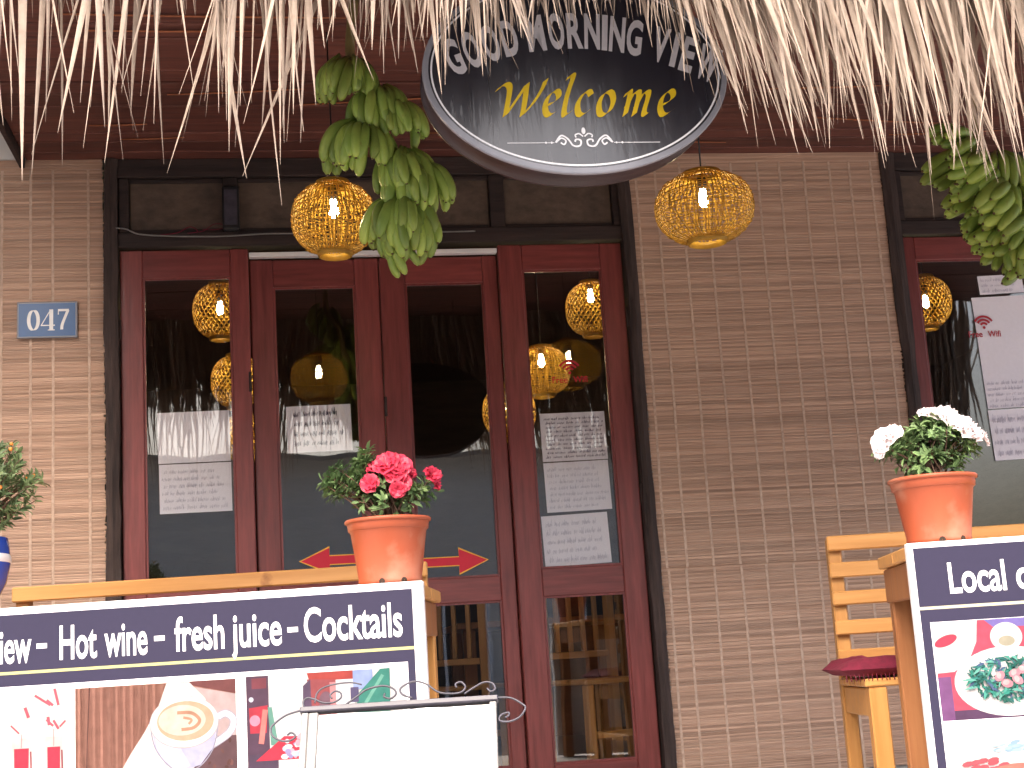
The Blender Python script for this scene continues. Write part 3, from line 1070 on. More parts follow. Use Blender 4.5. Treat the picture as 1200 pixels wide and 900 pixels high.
small_e(-0.112)
p.nib(cal([(0.0, 1.50), (0.08, 1.66), (0.20, 1.58), (0.06, 0.9), (0.0, .2), (0.08, -.02), (0.28, 0.14)], -0.052), NX, NZ, GLD)
p.nib(cal([(.52, .82), (.40, .98), (.2, .90), (0.0, .50), (.06, .10), (.26, .0), (.52, .20)], -0.012), NX, NZ, GLD)
p.nib(cal([(.34, .98), (.12, .84), (0, .46), (.08, .08), (.28, .0), (.50, .18), (.60, .56), (.50, .88), (.34, .98)], 0.054), NX, NZ, GLD)
for pts in ([(0, .80), (.08, .98), (.14, .86), (.06, .0)], [(.07, .35), (.24, .86), (.40, .96), (.44, .78), (.36, .0)], [(.38, .35), (.56, .86), (.72, .96), (.76, .78), (.68, .14), (.74, .0), (.86, .10)]):
    p.nib(cal(pts, 0.134, 0.078, 1.3), NX, NZ, GLD)
small_e(0.246)
FC = 0.105
for sx in (-1, 1):
    p.stroke([(sx * x + 0.006, z + FC - .112) for x, z in sp2([(0.085, .108), (.070, .120), (.056, .112), (.062, .100), (.072, .106)])], 0.005, WHI)
    p.stroke([(sx * x + 0.006, z + FC - .112) for x, z in sp2([(0.088, .106), (.070, .128), (.050, .118), (.034, .096), (.014, .096), (.010, .112), (.024, .116), (.028, .108)])], 0.0055, WHI)
    p.stroke([(sx * x + 0.006, z + FC - .112) for x, z in sp2([(0.002, .125), (.014, .134), (.026, .130), (.024, .122)])], 0.0045, WHI)
    p.stroke([(sx * 0.092 + .006, .0985), (sx * 0.236 + .006, .0985)], 0.0022, WHI)
    for q in (.10, .118):
        p.ell(sx * q + .006, .0985, .0035, .0035, WHI, 10)
p.ell(0.006, 0.140 - .004, 0.006, 0.011, WHI)
p.build('lettering', M['print'], face)
for x in (-0.25, 0.25):
    MB().tube([(x, 0.09, CZ + B * .80), (x, 0.09, 1.10)], 0.006, 8).build('hanger_rod', M['wire'], sg)

# ---------------- cane lanterns
def lantern_meshes(R0, H0, kind, seed):
    rng = random.Random(seed)
    prof = lambda t: (R0 * (1 - 0.87 * abs(2 * t - 1) ** 2.3) ** 0.5, H0 * (0.5 - t))
    m = MB()
    if kind == 'ribs':
        nr = 66
        for k in range(nr):
            a0 = 2 * pi * k / nr + rng.uniform(-.03, .03)
            ph = rng.uniform(0, 6)
            pts = []
            for i in range(13):
                t = i / 12
                r, z = prof(t)
                a = a0 + 0.02 * sin(t * 9 + ph)
                pts.append((r * cos(a), r * sin(a), z))
            m.tube(pts, 0.0024, 4, caps=False, flat=0.7, smooth=False)
        for j in range(26):
            t = (j + .5) / 26
            r, z = prof(t)
            ph = rng.uniform(0, 6)
            pts = [((r + .003 * sin(23 * 2 * pi * i / 60 + (j % 2) * pi)) * cos(2 * pi * i / 60), (r + .003 * sin(23 * 2 * pi * i / 60 + (j % 2) * pi)) * sin(2 * pi * i / 60),
                    z + 0.004 * sin(3 * 2 * pi * i / 60 + ph)) for i in range(61)]
            m.tube(pts, 0.0015, 4, caps=False, smooth=False)
    else:
        nr = 32
        for sgn in (-1, 1):
            for k in range(nr):
                pts = []
                for i in range(15):
                    t = i / 14
                    r, z = prof(t)
                    a = 2 * pi * k / nr + sgn * t * 1.5
                    pts.append((r * cos(a), r * sin(a), z))
                m.tube(pts, 0.0026, 4, caps=False, flat=0.6, smooth=False)
        for j in range(5):
            r, z = prof((j + .5) / 5)
            m.tube([(r * cos(2 * pi * i / 40), r * sin(2 * pi * i / 40), z) for i in range(41)], 0.002, 4, caps=False, smooth=False)
    weave = m.mesh('weave', M['cane'])
    hoop = []
    for t in (0.0, 1.0):
        r, z = prof(t)
        m = MB()
        m.lathe([(r, z - .012), (r + .006, z - .010), (r + .008, z), (r + .006, z + .010), (r, z + .012), (r - .003, z), (r, z - .012)], 36)
        hoop.append(m.mesh('hoop', M['cane']))
    m = MB()
    m.lathe([(0.001, -.028), (.011, -.024), (.016, -.010), (.014, .012), (.010, .036)], 9)
    bulb = m.mesh('bulb', M['bulb'])
    m = MB()
    m.lathe([(.001, .036), (.017, .036), (.017, .085), (.008, .092), (.001, .092)], 12)
    sock = m.mesh('socket', M['black'])
    return weave, hoop, bulb, sock, H0


KA = lantern_meshes(0.168, 0.232, 'ribs', 1)
KB = lantern_meshes(0.138, 0.234, 'ribs', 2)
KC = lantern_meshes(0.125, 0.255, 'lattice', 3)


def lantern(kind, label, u, n, z, top, rot=0.0, group='cane lanterns', bz=0.0, tilt=0.0):
    o = fempty('cane_lantern', u, n, z)
    tag(o, label, 'lantern', group)
    w, h, b, s, H = kind
    T = Matrix.Rotation(rot, 4, 'Z') @ Matrix.Rotation(tilt, 4, 'X')
    inst(w, 'weave', o, T)
    inst(h[0], 'hoop', o, T)
    inst(h[1], 'hoop', o, T)
    inst(b, 'bulb', o, Matrix.Translation((0, 0, 0.03 + bz)) @ Matrix.Scale(min(1.0, H / .2), 4))
    inst(s, 'socket', o, Matrix.Translation((0, 0, 0.03 + bz)) @ Matrix.Scale(min(1.0, H / .2), 4))
    MB().tube([(0, 0, 0.11 * min(1, H / .2) + bz), (0.002, 0, (top - z) * .5), (0, 0, top - z)], 0.003, 6).build('cord', M['black'], o)


lantern(KA, 'wide glowing cane lantern hanging in front of the right bamboo blind', 0.502, 1.25, 2.020, 2.655, 0.1)
lantern(KB, 'glowing cane lantern half hidden behind the left banana bunch', -0.752, 1.25, 2.000, 2.655, 0.5)
GI = 'lanterns inside the room'
lantern(KC, 'upper round lantern behind the leftmost door glass', -1.215, -0.8, 2.222, 2.74, 0.3, GI, bz=-.02)
lantern(KC, 'middle lantern with bright bulb behind the leftmost door glass', -1.165, -1.3, 1.99, 2.74, 0.9, GI)
lantern(KC, 'lowest lantern behind the leftmost door, above its paper sheets', -1.16, -2.1, 1.84, 2.74, 0.2, GI)
lantern(KC, 'lantern just showing at the right edge of the third door glass', 0.105, -0.8, 1.70, 2.74, 0.0, GI)
lantern(KC, 'lattice lantern high in the fourth door glass', 0.535, -0.8, 2.188, 2.74, 1.1, GI, bz=.03)
lantern(KB, 'broad ribbed lantern above the handwritten papers in the fourth door', 0.31, -1.0, 1.93, 2.74, 0.4, GI, bz=.02)
lantern(KC, 'lantern behind the far right door glass beside the bananas', 2.235, -0.8, 2.178, 2.74, 0.7, GI, bz=-.03)

# ---------------- green bananas
def banana_mesh(seed, L=0.165, r=0.0196):
    rng = random.Random(seed)
    m = MB()
    k = 10
    pts, rr = [], []
    x = z = 0.0
    a = R(rng.uniform(26, 40))
    RAD = (.36, .40, .62, .86, .97, 1.0, 1.0, .97, .88, .66, .30)
    for i in range(k + 1):
        pts.append((x, 0, z))
        rr.append(r * RAD[i])
        st = L / k * (0.55 if i >= k - 1 else 1.04)
        x += cos(a) * st
        z -= sin(a) * st
        a += R(rng.uniform(6.5, 8.5) if i > 2 else 9)
    m.tube(pts, rr, 6, smooth=True)
    d = (Vector(pts[-1]) - Vector(pts[-2])).normalized()
    nb = len(m.f)
    m.tube([Vector(pts[-1]) - d * .003, Vector(pts[-1]) + d * 0.004], [r * .24, r * .18], 5)
    me = m.mesh('banana', M['banana'])
    me.materials.append(M['banana_tip'])
    for pidx in range(nb, len(me.polygons)):
        me.polygons[pidx].material_index = 1
    return me


BM = [banana_mesh(s, L) for s, L in ((1, .152), (2, .166), (3, .142), (4, .158))]


def bunch(label, u, n, ztop, stalk, hands, seed):
    o = fempty('banana_bunch', u, n, ztop)
    tag(o, label, 'bananas', 'banana bunches')
    o.scale = (.96, .96, 1.04)
    rng = random.Random(seed)
    pts = spline(stalk, 5)
    MB().tube(pts, [0.016] * len(pts), 8).build('stalk', M['stalk'], o)
    for (c, basis, phis, sc, rad) in hands:
        Bm = basis.to_4x4()
        for ph in phis:
            lay = rng.random()
            T = (Matrix.Translation(c) @ Bm @ Matrix.Rotation(R(ph + rng.uniform(-3, 3)), 4, 'Z') @ Matrix.Translation((rad, 0, rng.uniform(-.006, .012)))
                 @ Matrix.Rotation(R(rng.uniform(-8, 10)), 4, 'Y') @ Matrix.Rotation(R(rng.uniform(-14, 14)), 4, 'X') @ Matrix.Scale(sc * rng.uniform(.92, 1.08), 4))
            inst(rng.choice(BM), 'banana', o, T)


def hb(ax=0.0, ay=0.0):
    return (Matrix.Rotation(R(ay), 3, 'Y') @ Matrix.Rotation(R(ax), 3, 'X'))


def arc(n, a0, a1):
    return [a0 + (a1 - a0) * i / (n - 1) for i in range(n)]


# bananas hang tips down round the stalk; the camera sees the half towards -Y
hl = []
for (cx, cz, sc, a0, a1, tl) in ((-.085, -.180, .95, -215, -10, 10), (0.005, -.275, .92, -200, 15, -2), (0.045, -.320, .90, -190, 25, -6),
                                 (-.050, -.385, 1.12, -215, -5, 5), (0.075, -.470, .95, -195, 20, -4), (0.110, -.520, .98, -190, 25, -6),
                                 (0.060, -.620, 1.05, -215, 20, 2), (0.075, -.660, .98, -205, 20, 0)):
    hl.append(((cx, -.01, cz), hb(7, tl), arc(15, a0, a1), sc, .036))
    hl.append(((cx, -.03, cz - .012), hb(3, tl), arc(9, a0 + 15, a1 - 15), sc * .95, .012))
hl.append(((0.03, -.02, -.760), hb(10, -30), arc(3, -150, -60), .8, .006))
bunch('long bunch of green bananas hanging left of the oval sign', -0.612, 1.50, 2.622, [(-.06, 0, 0.03), (-.08, 0, -.18), (-.01, .02, -.3), (0.0, .01, -.42), (.07, .01, -.55), (.05, 0, -.78)], hl, 5)
rt = lambda ax, ay, az=0: (Matrix.Rotation(R(az), 3, 'Z') @ Matrix.Rotation(R(ay), 3, 'Y') @ Matrix.Rotation(R(ax), 3, 'X'))
hr = []
for (cx, cz, ay, sc, k) in ((-.03, -.40, 62, 1.12, 12), (-.05, -.435, 70, 1.08, 9), (.02, -.47, 55, 1.1, 10), (0.055, -.535, 55, 1.18, 13), (0.05, -.57, 66, 1.1, 9), (.09, -.60, 50, 1.1, 10),
                           (0.12, -.665, 50, 1.1, 12), (.12, -.70, 40, 1.0, 8)):
    hr.append(((cx, -.02, cz), rt(0, ay, 4), arc(k, -155, 105), sc, .03))
for (cx, cz) in ((.06, -.42), (.10, -.53), (.13, -.70)):
    hr.append(((cx, -.01, cz), rt(0, 5, 0), arc(9, -165, 20), 1.0, .03))
bunch('green banana bunch at the right edge above the far right door', 1.385, 1.50, 2.54, [(.0, 0, 0.12), (0.0, 0, -.3), (.02, 0, -.45), (.08, 0, -.6), (.12, 0, -.72)], hr, 6)

# ---------------- cable, cord and black box above the doors
o = fempty('cable', -1.62, 0.03, 2.36)
tag(o, 'thin grey cable sagging along the beam above the left doors', 'cable')
MB().tube(spline([(0, 0, -.04), (.01, -.004, 0), (.07, -.006, .002), (.13, -.005, -.022), (.26, -.004, -.032), (.45, -.004, -.036), (.66, -.004, -.028), (.95, -.002, -.034), (1.5, 0, -.03)], 6), 0.0035, 5).build('wire', M['steel'], o)
o = fempty('ribbon', -1.29, 0.028, 2.335)
tag(o, 'loose dark red ribbon knotted on the beam above the leftmost door', 'ribbon')
MB().tube(spline([(-.12, 0, .0), (-.05, -.003, .008), (0.0, -.01, .03), (.03, -.008, .01), (-.01, -.004, .005), (.05, -.006, .012), (.10, -.012, .04), (.15, -.008, .03), (.10, -.005, .018), (.05, -.004, .02)], 6), 0.005, 6, flat=0.3).build('band', M['cushion'], o)
o = fempty('black_speaker', -1.125, 0.013, 2.345)
tag(o, 'slim black box standing on the beam above the second door', 'speaker')
MB().box(-.034, .034, -.045, -.001, 0.0, .19, .008).build('box', M['black'], o)
MB().box(-.026, .026, -.0475, -.0452, .02, .17, .001).build('grille', M['wire'], o)

# ---------------- pine benches, cushion
def bench(label, x0, x1, yb, yaw, group='pine benches behind the counters', slats=True):
    o = empty('pine_bench', ((x0), yb, 0), yaw)
    tag(o, label, 'bench', group)
    W = (x1 - x0) / cos(yaw)
    for x in (0.0, W - .042):
        box('post', M['pine_v'], (x, x + .042, .002, .044, 0, .858), o, b=.004)
        box('leg', M['pine_v'], (x + .004, x + .055, -.385, -.335, 0, .412), o, b=.004)
        box('side_rail', M['pine'], (x + .006, x + .04, -.333, .0, .33, .408), o, b=.004)
        box('side_rail', M['pine'], (x + .010, x + .036, -.333, .0, .13, .16), o, b=.004)
    for (a, b) in ((.818, .864), (.736, .782), (.652, .694), (.562, .606), (.478, .518)):
        box('slat', M['pine'], (-.004, W + .004, -.022, .0, a, b), o, b=.004)
    for i in range(5):
        box('seat_plank', M['pine'], (-.006, W + .006, -.39 + i * .077, -.39 + i * .077 + .070, .413, .435), o, b=.004)
    return o


bench('pine bench with ladder back and maroon cushion behind the right counter', 0.944, 2.10, 4.52, R(-1.5))
bench('pine bench behind the left counter, only its top rail showing', -1.578, -0.300, 4.52, R(-0.5))
o = empty('seat_cushion', (1.12, 4.31, 0.436), R(-2))
tag(o, 'maroon cushion with a fringed edge on the right bench seat', 'cushion')
m = MB()
k = 18
vs, fs = [], []
for sgn in (1, -1):
    for i in range(k + 1):
        for j in range(k + 1):
            a, b = -1 + 2 * i / k, -1 + 2 * j / k
            e = max(0.0, (1 - abs(a) ** 8) * (1 - abs(b) ** 8)) ** 0.45
            x, y = a * .245, b * .185
            z = 0.020 + sgn * 0.022 * e + (0.04 * noise.noise((a * 2.4, b * 2.0, 3)) * e if sgn > 0 else 0) + (0.022 * max(0, -a - .55) if True else 0) * 0
            vs.append((x, y, z + .006))
q = (k + 1) ** 2
for i in range(k):
    for j in range(k):
        c = i * (k + 1) + j
        fs.append((c, c + k + 1, c + k + 2, c + 1))
        fs.append((q + c + 1, q + c + k + 2, q + c + k + 1, q + c))
m.add(vs, fs, True)
m.build('pad', M['cushion'], o)
m = MB()
for i in range(40):
    x = -.235 + i * .012
    m.tube([(x, -.182, .012), (x + random.uniform(-.003, .003), -.190, -.006)], .0014, 4)
tag(m.build('fringe', M['cushion'], o), kind='stuff')

# ---------------- counters with printed boards
NAVY = (0.027, 0.024, 0.050)
PWH = (0.82, 0.81, 0.82)
LIME = (0.40, 0.39, 0.17)


def counter(name_label, loc, yaw, xa, xb, h, wood='pine_v'):
    o = empty('counter', loc, yaw)
    tag(o, name_label, 'counter', 'counters with printed boards')
    box('top_plank', M['pine'], (xa + .012, xb - .012, .033, .27, h - .034, h - .002), o, b=.004)
    box('top_plank', M['pine'], (xa + .012, xb - .012, .275, .50, h - .034, h - .002), o, b=.004)
    for x in (xa + .03, xb - .08):
        for y in (.04, .44):
            box('leg', M[wood], (x, x + .05, y, y + .05, 0, h - .036), o, b=.004)
    for x in (xa + .026, xb - .052):
        box('end_apron', M['pine_b'], (x, x + .026, .034, .495, h - .125, h - .036) if x > xa + 1 else (x - .002, x + .024, .034, .495, h - .125, h - .036), o, b=.003)
    box('back_rail', M['pine'], (xa + .08, xb - .08, .452, .48, h - .12, h - .04), o, b=.003)
    box('foot_rail', M['pine'], (xa + .08, xb - .08, .452, .48, .12, .17), o, b=.003)
    bd = box('sign_board', M['white'], (xa, xb, .0, .0325, 0.012, h), o, b=.002)
    return o, bd


CL, LB = counter('left counter with a board reading Hot wine, fresh juice, Cocktails', (-0.26, 3.56, 0), R(-3), -1.75, 0.012, 0.749)
p = Print(-0.0006)
p.rect(-1.735, -0.015, 0.02, 0.731, NAVY)
p.rect(-1.735, -0.0155, 0.586, 0.593, LIME)
p.rect(-1.735, -0.033, 0.03, 0.557, PWH)
p.build('printed_ground', M['print'], LB)
p = Print(-0.0010)
LH = 0.081
BLD = 0.018
write(p, 'View', -1.078, -0.961, 0.615, LH, PWH, BLD)
for x in (-0.935, -0.641, -0.311):
    p.rect(x - .013, x + .013, 0.645, 0.657, PWH)
write(p, 'Hot', -0.890, -0.797, 0.616, LH, PWH, BLD)
write(p, 'wine', -0.778, -0.671, 0.616, LH, PWH, BLD)
write(p, 'fresh', -0.603, -0.480, 0.618, LH, PWH, BLD)
write(p, 'juice', -0.462, -0.338, 0.618, LH, PWH, BLD)
write(p, 'Cocktails', -0.283, -0.042, 0.620, LH, PWH, BLD)
p.build('lettering', M['print'], LB)

# juice picture
rng = random.Random(5)
p = Print(-0.0010)
p.rect(-1.28, -0.870, 0.10, 0.545, (0.80, 0.74, 0.72))
for gx, w in ((-1.20, .05), (-1.10, .05), (-0.985, .046), (-0.905, .040)):
    p.poly([(gx - w * .40, .12), (gx + w * .40, .12), (gx + w * .52, .432), (gx - w * .52, .432)], (0.78, 0.62, 0.62))
    p.poly([(gx - w * .32, .125), (gx + w * .32, .125), (gx + w * .40, .408), (gx - w * .40, .408)], (0.72, 0.05, 0.09) if gx > -1.15 else (0.78, 0.40, 0.08))
    p.stroke([(gx + w * .5, .40), (gx + w * .62, .20)], .004, (0.35, 0.08, 0.10))
for (gx, gz) in ((-0.905, .47), (-0.985, .462), (-1.10, .47)):
    for j in range(7):
        a = rng.uniform(0.5, 2.6)
        l = rng.uniform(.02, .05)
        x, z = gx + rng.uniform(-.02, .02), gz + rng.uniform(-.03, .04)
        if gx > -.95 or j < 2:
            p.stroke([(x, z), (x + l * cos(a), z + l * sin(a))], rng.uniform(.003, .008), (0.72, 0.13, 0.18))
    p.stroke([(gx, .41), (gx, gz - .02)], .002, (0.6, 0.35, 0.35))
p.ink(0.42)
p.build('juice_picture', M['picture'], LB)

# coffee picture
p = Print(-0.0010)
x0, x1, z0, z1 = -0.852, -0.455, 0.10, 0.543
p.rect(x0, x1, z0, z1, (0.55, 0.26, 0.20))
for i in range(64):
    x = x0 + (x1 - x0) * i / 64
    c = rng.uniform(0.8, 1.22)
    p.poly([(x, z0), (x + .0062, z0), (x + .0062, z1 - .001), (x, z1 - .001)], (0.62 * c, 0.31 * c, 0.24 * c), True)
p.up()
p.stroke([(x0 + .036, z1), (x0 + .030, .42), (x0 + .020, z0)], .003, (0.14, 0.06, 0.05))
p.poly([(-.475 - .13, z1), (x1, z1), (x1, z1 - .035)], (0.20, 0.07, 0.07))
p.poly([(x1, .50), (x1, z0), (-.76, z0), (-.64, .33)], (0.14, 0.075, 0.085))
p.poly([(x1, z1 - .036), (x1, .41), (-.52, .41), (-.60, z1 - .004)], (0.55, 0.42, 0.42))
for i in range(130):
    x = rng.uniform(-.72, x1 - .01)
    z = rng.uniform(z0 + .01, .40)
    if z < .40 - max(0, (-.50 - x)) * .35:
        c = rng.uniform(.5, 1.7)
        p.ell(x, z, rng.uniform(.004, .009), rng.uniform(.003, .006), (0.13 * c, 0.06 * c, 0.055 * c), 8, rng.uniform(0, 3), True)
p.up()
p.poly([(-.625, z1 - .001), (-.57, z1 - .001), (-.53, .50), (-.50, .40), (-.58, .32), (-.69, .20), (-.74, z0 + .001), (-.80, z0 + .001), (-.765, .30), (-.715, .38), (-.68, .43), (-.645, .49)], (0.80, 0.76, 0.75))
p.stroke(sp2([(-.512, .448), (-.482, .462), (-.462, .445), (-.475, .415), (-.525, .385)]), .019, (0.42, 0.40, 0.50))
p.stroke(sp2([(-.512, .448), (-.482, .462), (-.462, .445), (-.475, .415), (-.525, .385)]), .014, (0.82, 0.80, 0.84))
p.poly([(-.665, .45), (-.500, .45), (-.512, .385), (-.545, .345), (-.59, .333), (-.63, .35), (-.655, .39)], (0.50, 0.51, 0.72))
p.poly([(-.655, .42), (-.60, .40), (-.57, .345), (-.59, .333), (-.63, .35), (-.652, .39)], (0.62, 0.63, 0.82))
p.stroke(sp2([(-.668, .452), (-.655, .39), (-.62, .345), (-.585, .331), (-.545, .343), (-.512, .385), (-.498, .45)]), .003, (0.36, 0.34, 0.44))
p.ell(-.583, .447, .085, .062, (0.52, 0.48, 0.50), 36)
p.ell(-.583, .448, .083, .060, (0.86, 0.83, 0.82), 36)
p.ell(-.580, .450, .070, .047, (0.66, 0.43, 0.30), 36)
p.ell(-.588, .452, .058, .036, (0.78, 0.64, 0.54), 32)
p.stroke(sp2([(-.60, .470), (-.565, .468), (-.545, .450), (-.56, .433), (-.59, .430)]), .008, (0.52, 0.28, 0.19))
p.stroke(sp2([(-.585, .458), (-.565, .452), (-.572, .442)]), .006, (0.56, 0.30, 0.20))
for i in range(16):
    p.ell(rng.uniform(-.70, -.61), rng.uniform(.22, .335), .009, .006, (0.10, 0.03, 0.035), 8, rng.uniform(0, 3), True)
p.ink(0.42)
p.build('coffee_picture', M['picture'], LB)

# cocktail collage
p = Print(-0.0010)
x0, x1 = -0.430, -0.040
p.rect(x0, x1, .10, .546, (0.79, 0.77, 0.78))
p.rect(x0, x0 + .055, .10, .545, (0.11, 0.06, 0.10))
p.rect(x0 + .014, x0 + .05, .515, .54, (0.22, 0.06, 0.08))
p.rect(x0 + .004, x0 + .075, .10, .36, (0.10, 0.065, 0.11))
p.poly([(x0 + .006, .47), (x0 + .052, .475), (x0 + .048, .41), (x0 + .008, .41)], (0.50, 0.05, 0.08))
p.ell(x0 + .02, .44, .013, .013, (0.80, 0.30, 0.42))
p.ell(x0 + .012, .49, .006, .006, (0.62, 0.62, 0.75))
p.stroke([(x0 + .046, .465), (x0 + .034, .385)], .013, (0.78, 0.24, 0.22))
p.poly([(x0 + .052, .47), (x0 + .062, .47), (x0 + .076, .38), (x0 + .058, .38)], (0.16, 0.36, 0.30))
p.poly([(x0 + .02, .345), (x0 + .30, .345), (x0 + .30, .39), (x0 + .09, .40)], (0.66, 0.05, 0.09))
for i in range(26):
    p.ell(rng.uniform(x0 + .09, x0 + .15), rng.uniform(.35, .40), rng.uniform(.004, .011), rng.uniform(.004, .009), rng.choice(((.78, .78, .84), (.36, .30, .55), (.70, .45, .55), (.5, .6, .8))), 8)
p.rect(x0 + .18, x0 + .38, .10, .34, (0.60, 0.45, 0.42))
p.poly([(x0 + .15, .545), (x0 + .30, .545), (x0 + .27, .515), (x0 + .16, .51)], (0.42, 0.07, 0.06))
p.poly([(x0 + .15, .53), (x0 + .225, .525), (x0 + .225, .44), (x0 + .16, .44)], (0.36, 0.09, 0.10))
p.poly([(x0 + .14, .515), (x0 + .158, .53), (x0 + .16, .45), (x0 + .138, .46)], (0.12, 0.08, 0.14))
p.ell(x0 + .195, .475, .017, .024, (0.22, 0.12, 0.16))
p.rect(x0 + .205, x0 + .228, .44, .52, (0.72, 0.30, 0.32))
p.rect(x0 + .22, x0 + .265, .44, .525, (0.84, 0.82, 0.84))
p.rect(x0 + .262, x0 + .31, .50, .545, (0.33, 0.42, 0.72))
p.poly([(x0 + .262, .43), (x0 + .35, .43), (x0 + .352, .545), (x0 + .33, .545), (x0 + .275, .49)], (0.06, 0.27, 0.22))
p.stroke([(x0 + .28, .45), (x0 + .335, .53)], .008, (0.18, 0.45, 0.36))
p.rect(x0 + .255, x0 + .275, .47, .505, (0.12, 0.10, 0.20))
p.ink(0.42)
p.build('cocktail_picture', M['picture'], LB)

CR_, RB = counter('right counter with a board reading Local and a food picture', (0.917, 3.488, 0), R(-4), 0.0, 1.35, 0.760, 'pine_b')
p = Print(-0.0006)
p.rect(0.013, 1.335, 0.02, 0.747, NAVY)
p.rect(0.0135, 1.335, 0.601, 0.608, (0.42, 0.40, 0.28))
p.rect(0.034, 1.32, 0.03, 0.571, PWH)
p.build('printed_ground', M['print'], RB)
p = Print(-0.0010)
write(p, 'Local', 0.089, 0.221, 0.637, 0.071, PWH, BLD)
write(p, 'c', 0.245, 0.276, 0.637, 0.071, PWH, BLD)
p.build('lettering', M['print'], RB)
p = Print(-0.0010)
x0, x1, z0, z1 = 0.037, 0.46, 0.343, 0.570
p.rect(x0, x1, z0, z1, (0.66, 0.10, 0.16))
p.rect(x0, x1, z0, z0 + .022, (0.12, 0.06, 0.13))
p.poly([(x0, z0 + .10), (x0 + .03, z0 + .10), (x0 + .03, z0), (x0, z0)], (0.24, 0.10, 0.26))
p.poly([(x0 + .12, z1), (x1, z1), (x1, z1 - .026), (x0 + .14, z1 - .018)], (0.25, 0.20, 0.55))
p.poly([(x0, z1), (x0 + .105, z1), (x0 + .098, z1 - .05), (x0 + .075, z1 - .095), (x0 + .04, z1 - .116), (x0, z1 - .118)], (0.82, 0.80, 0.80))
p.ell(x0 + .028, z1 - .044, .028, .012, (0.62, 0.07, 0.12), rot=.35)
p.ell(x0 + .168, z1 - .042, .037, .033, (0.84, 0.82, 0.82))
p.ell(x0 + .168, z1 - .052, .019, .012, (0.45, 0.42, 0.32))
p.ell(x0 + .165, z0 + .083, .128, .080, (0.86, 0.84, 0.85), 40)
for i in range(230):
    a, r = rng.uniform(0, 6.3), rng.random() ** .5
    x, z = x0 + .165 + r * .098 * cos(a), z0 + .086 + r * .050 * sin(a)
    c = rng.choice(((.05, .32, .25), (.10, .42, .34), (.04, .20, .19), (.16, .48, .40), (.10, .16, .30), (.03, .15, .12)))
    b = rng.uniform(0, 3.1)
    l = rng.uniform(.006, .016)
    p.stroke([(x - l * cos(b), z - l * sin(b)), (x + .003, z + .002), (x + l * cos(b), z + l * sin(b))], [.002, .007, .002], c)
for (dx, dz) in ((.155, .078), (.175, .10), (.195, .108), (.215, .07), (.14, .095), (.18, .085), (.235, .09)):
    p.ell(x0 + dx, z0 + dz, .014, .010, (0.62, 0.30, 0.36), 12, rng.uniform(0, 3))
    p.ell(x0 + dx - .002, z0 + dz + .002, .008, .006, (0.74, 0.50, 0.52), 10, rng.uniform(0, 3))
p.ink(0.42)
p.build('vegetable_plate_picture', M['picture'], RB)
p = Print(-0.0010)
p.rect(0.037, 0.46, 0.08, 0.330, (0.80, 0.78, 0.80))
p.ell(0.20, 0.275, 0.14, 0.045, (0.86, 0.85, 0.87))
for i in range(40):
    p.ell(0.15 + rng.uniform(0, .11), 0.278 + rng.uniform(-.009, .011), .012, .004, rng.choice(((.42, .62, .74), (.55, .72, .80), (.35, .52, .66))), 8, .15)
p.poly([(.30, .31), (.46, .325), (.46, .295), (.31, .29)], (0.72, 0.36, 0.44))
for i in range(18):
    p.ell(0.06 + rng.uniform(0, .12), 0.235 + rng.uniform(-.02, .015), .014, .006, (0.70, 0.12, 0.15), 8, .2)
p.ell(0.20, 0.19, 0.10, 0.05, (0.60, 0.22, 0.18))
p.ink(0.42)
p.build('fish_plate_picture', M['picture'], RB)

# ---------------- potted plants
def pot_parts(o, Rr, Rb, H):
    t = 0.004
    m = MB()
    m.lathe([(0.001, 0.004), (Rb - .006, 0.004), (Rb - .005, 0.0), (Rb, 0.0), (Rb + .002, .012), (Rb + .0005, .016), (Rr * .88, H * .80), (Rr * .90, H * .815), (Rr * .90, H * .82)], 40)
    m.lathe([(Rr * .90, H * .82), (Rr * .935, H * .835), (Rr * .955, H * .94)], 40)
    m.build('pot', M['terracotta'], o)
    m = MB()
    m.lathe([(Rr * .955, H * .94), (Rr, H * .95), (Rr + .001, H * .985), (Rr * .985, H), (Rr * .95, H), (Rr * .93, H * .97), (Rr * .86, H * .80)], 40)
    m.build('rim', M['terracotta'], o)
    m = MB()
    m.lathe([(Rr * .90, H * .87), (Rr * .5, H * .90), (0.001, H * .90)], 24)
    m.build('soil', M['soil'], o)
    for a in (-60, -100):
        c, s_ = cos(R(a)), sin(R(a))
        m = MB()
        m.lathe([(.008, 0), (.0075, .001), (.001, .001)], 10, smooth=False)
        h = m.build('drain_hole', M['soil'], o)
        h.rotation_euler = (0, R(88), R(a))
        h.location = ((Rb + .0012) * c, (Rb + .0012) * s_, .007)


def leaf(mb, p, d, n, L, w):
    d = d.normalized()
    s_ = d.cross(n)
    s_ = s_.normalized() if s_.length > 1e-4 else d.orthogonal().normalized()
    n = s_.cross(d)
    a = p + d * L * .5
    mb.add([p, p + d * L * .35 + s_ * w * .5 + n * w * .18, p + d * L * .75 + s_ * w * .36 + n * w * .10, p + d * L - n * L * .12,
            p + d * L * .75 - s_ * w * .36 + n * w * .10, p + d * L * .35 - s_ * w * .5 + n * w * .18, p + d * L * .35, p + d * L * .75 - n * L * .03],
           [(0, 6, 1), (1, 6, 7, 2), (2, 7, 3), (0, 5, 6), (5, 4, 7, 6), (4, 3, 7)], False)


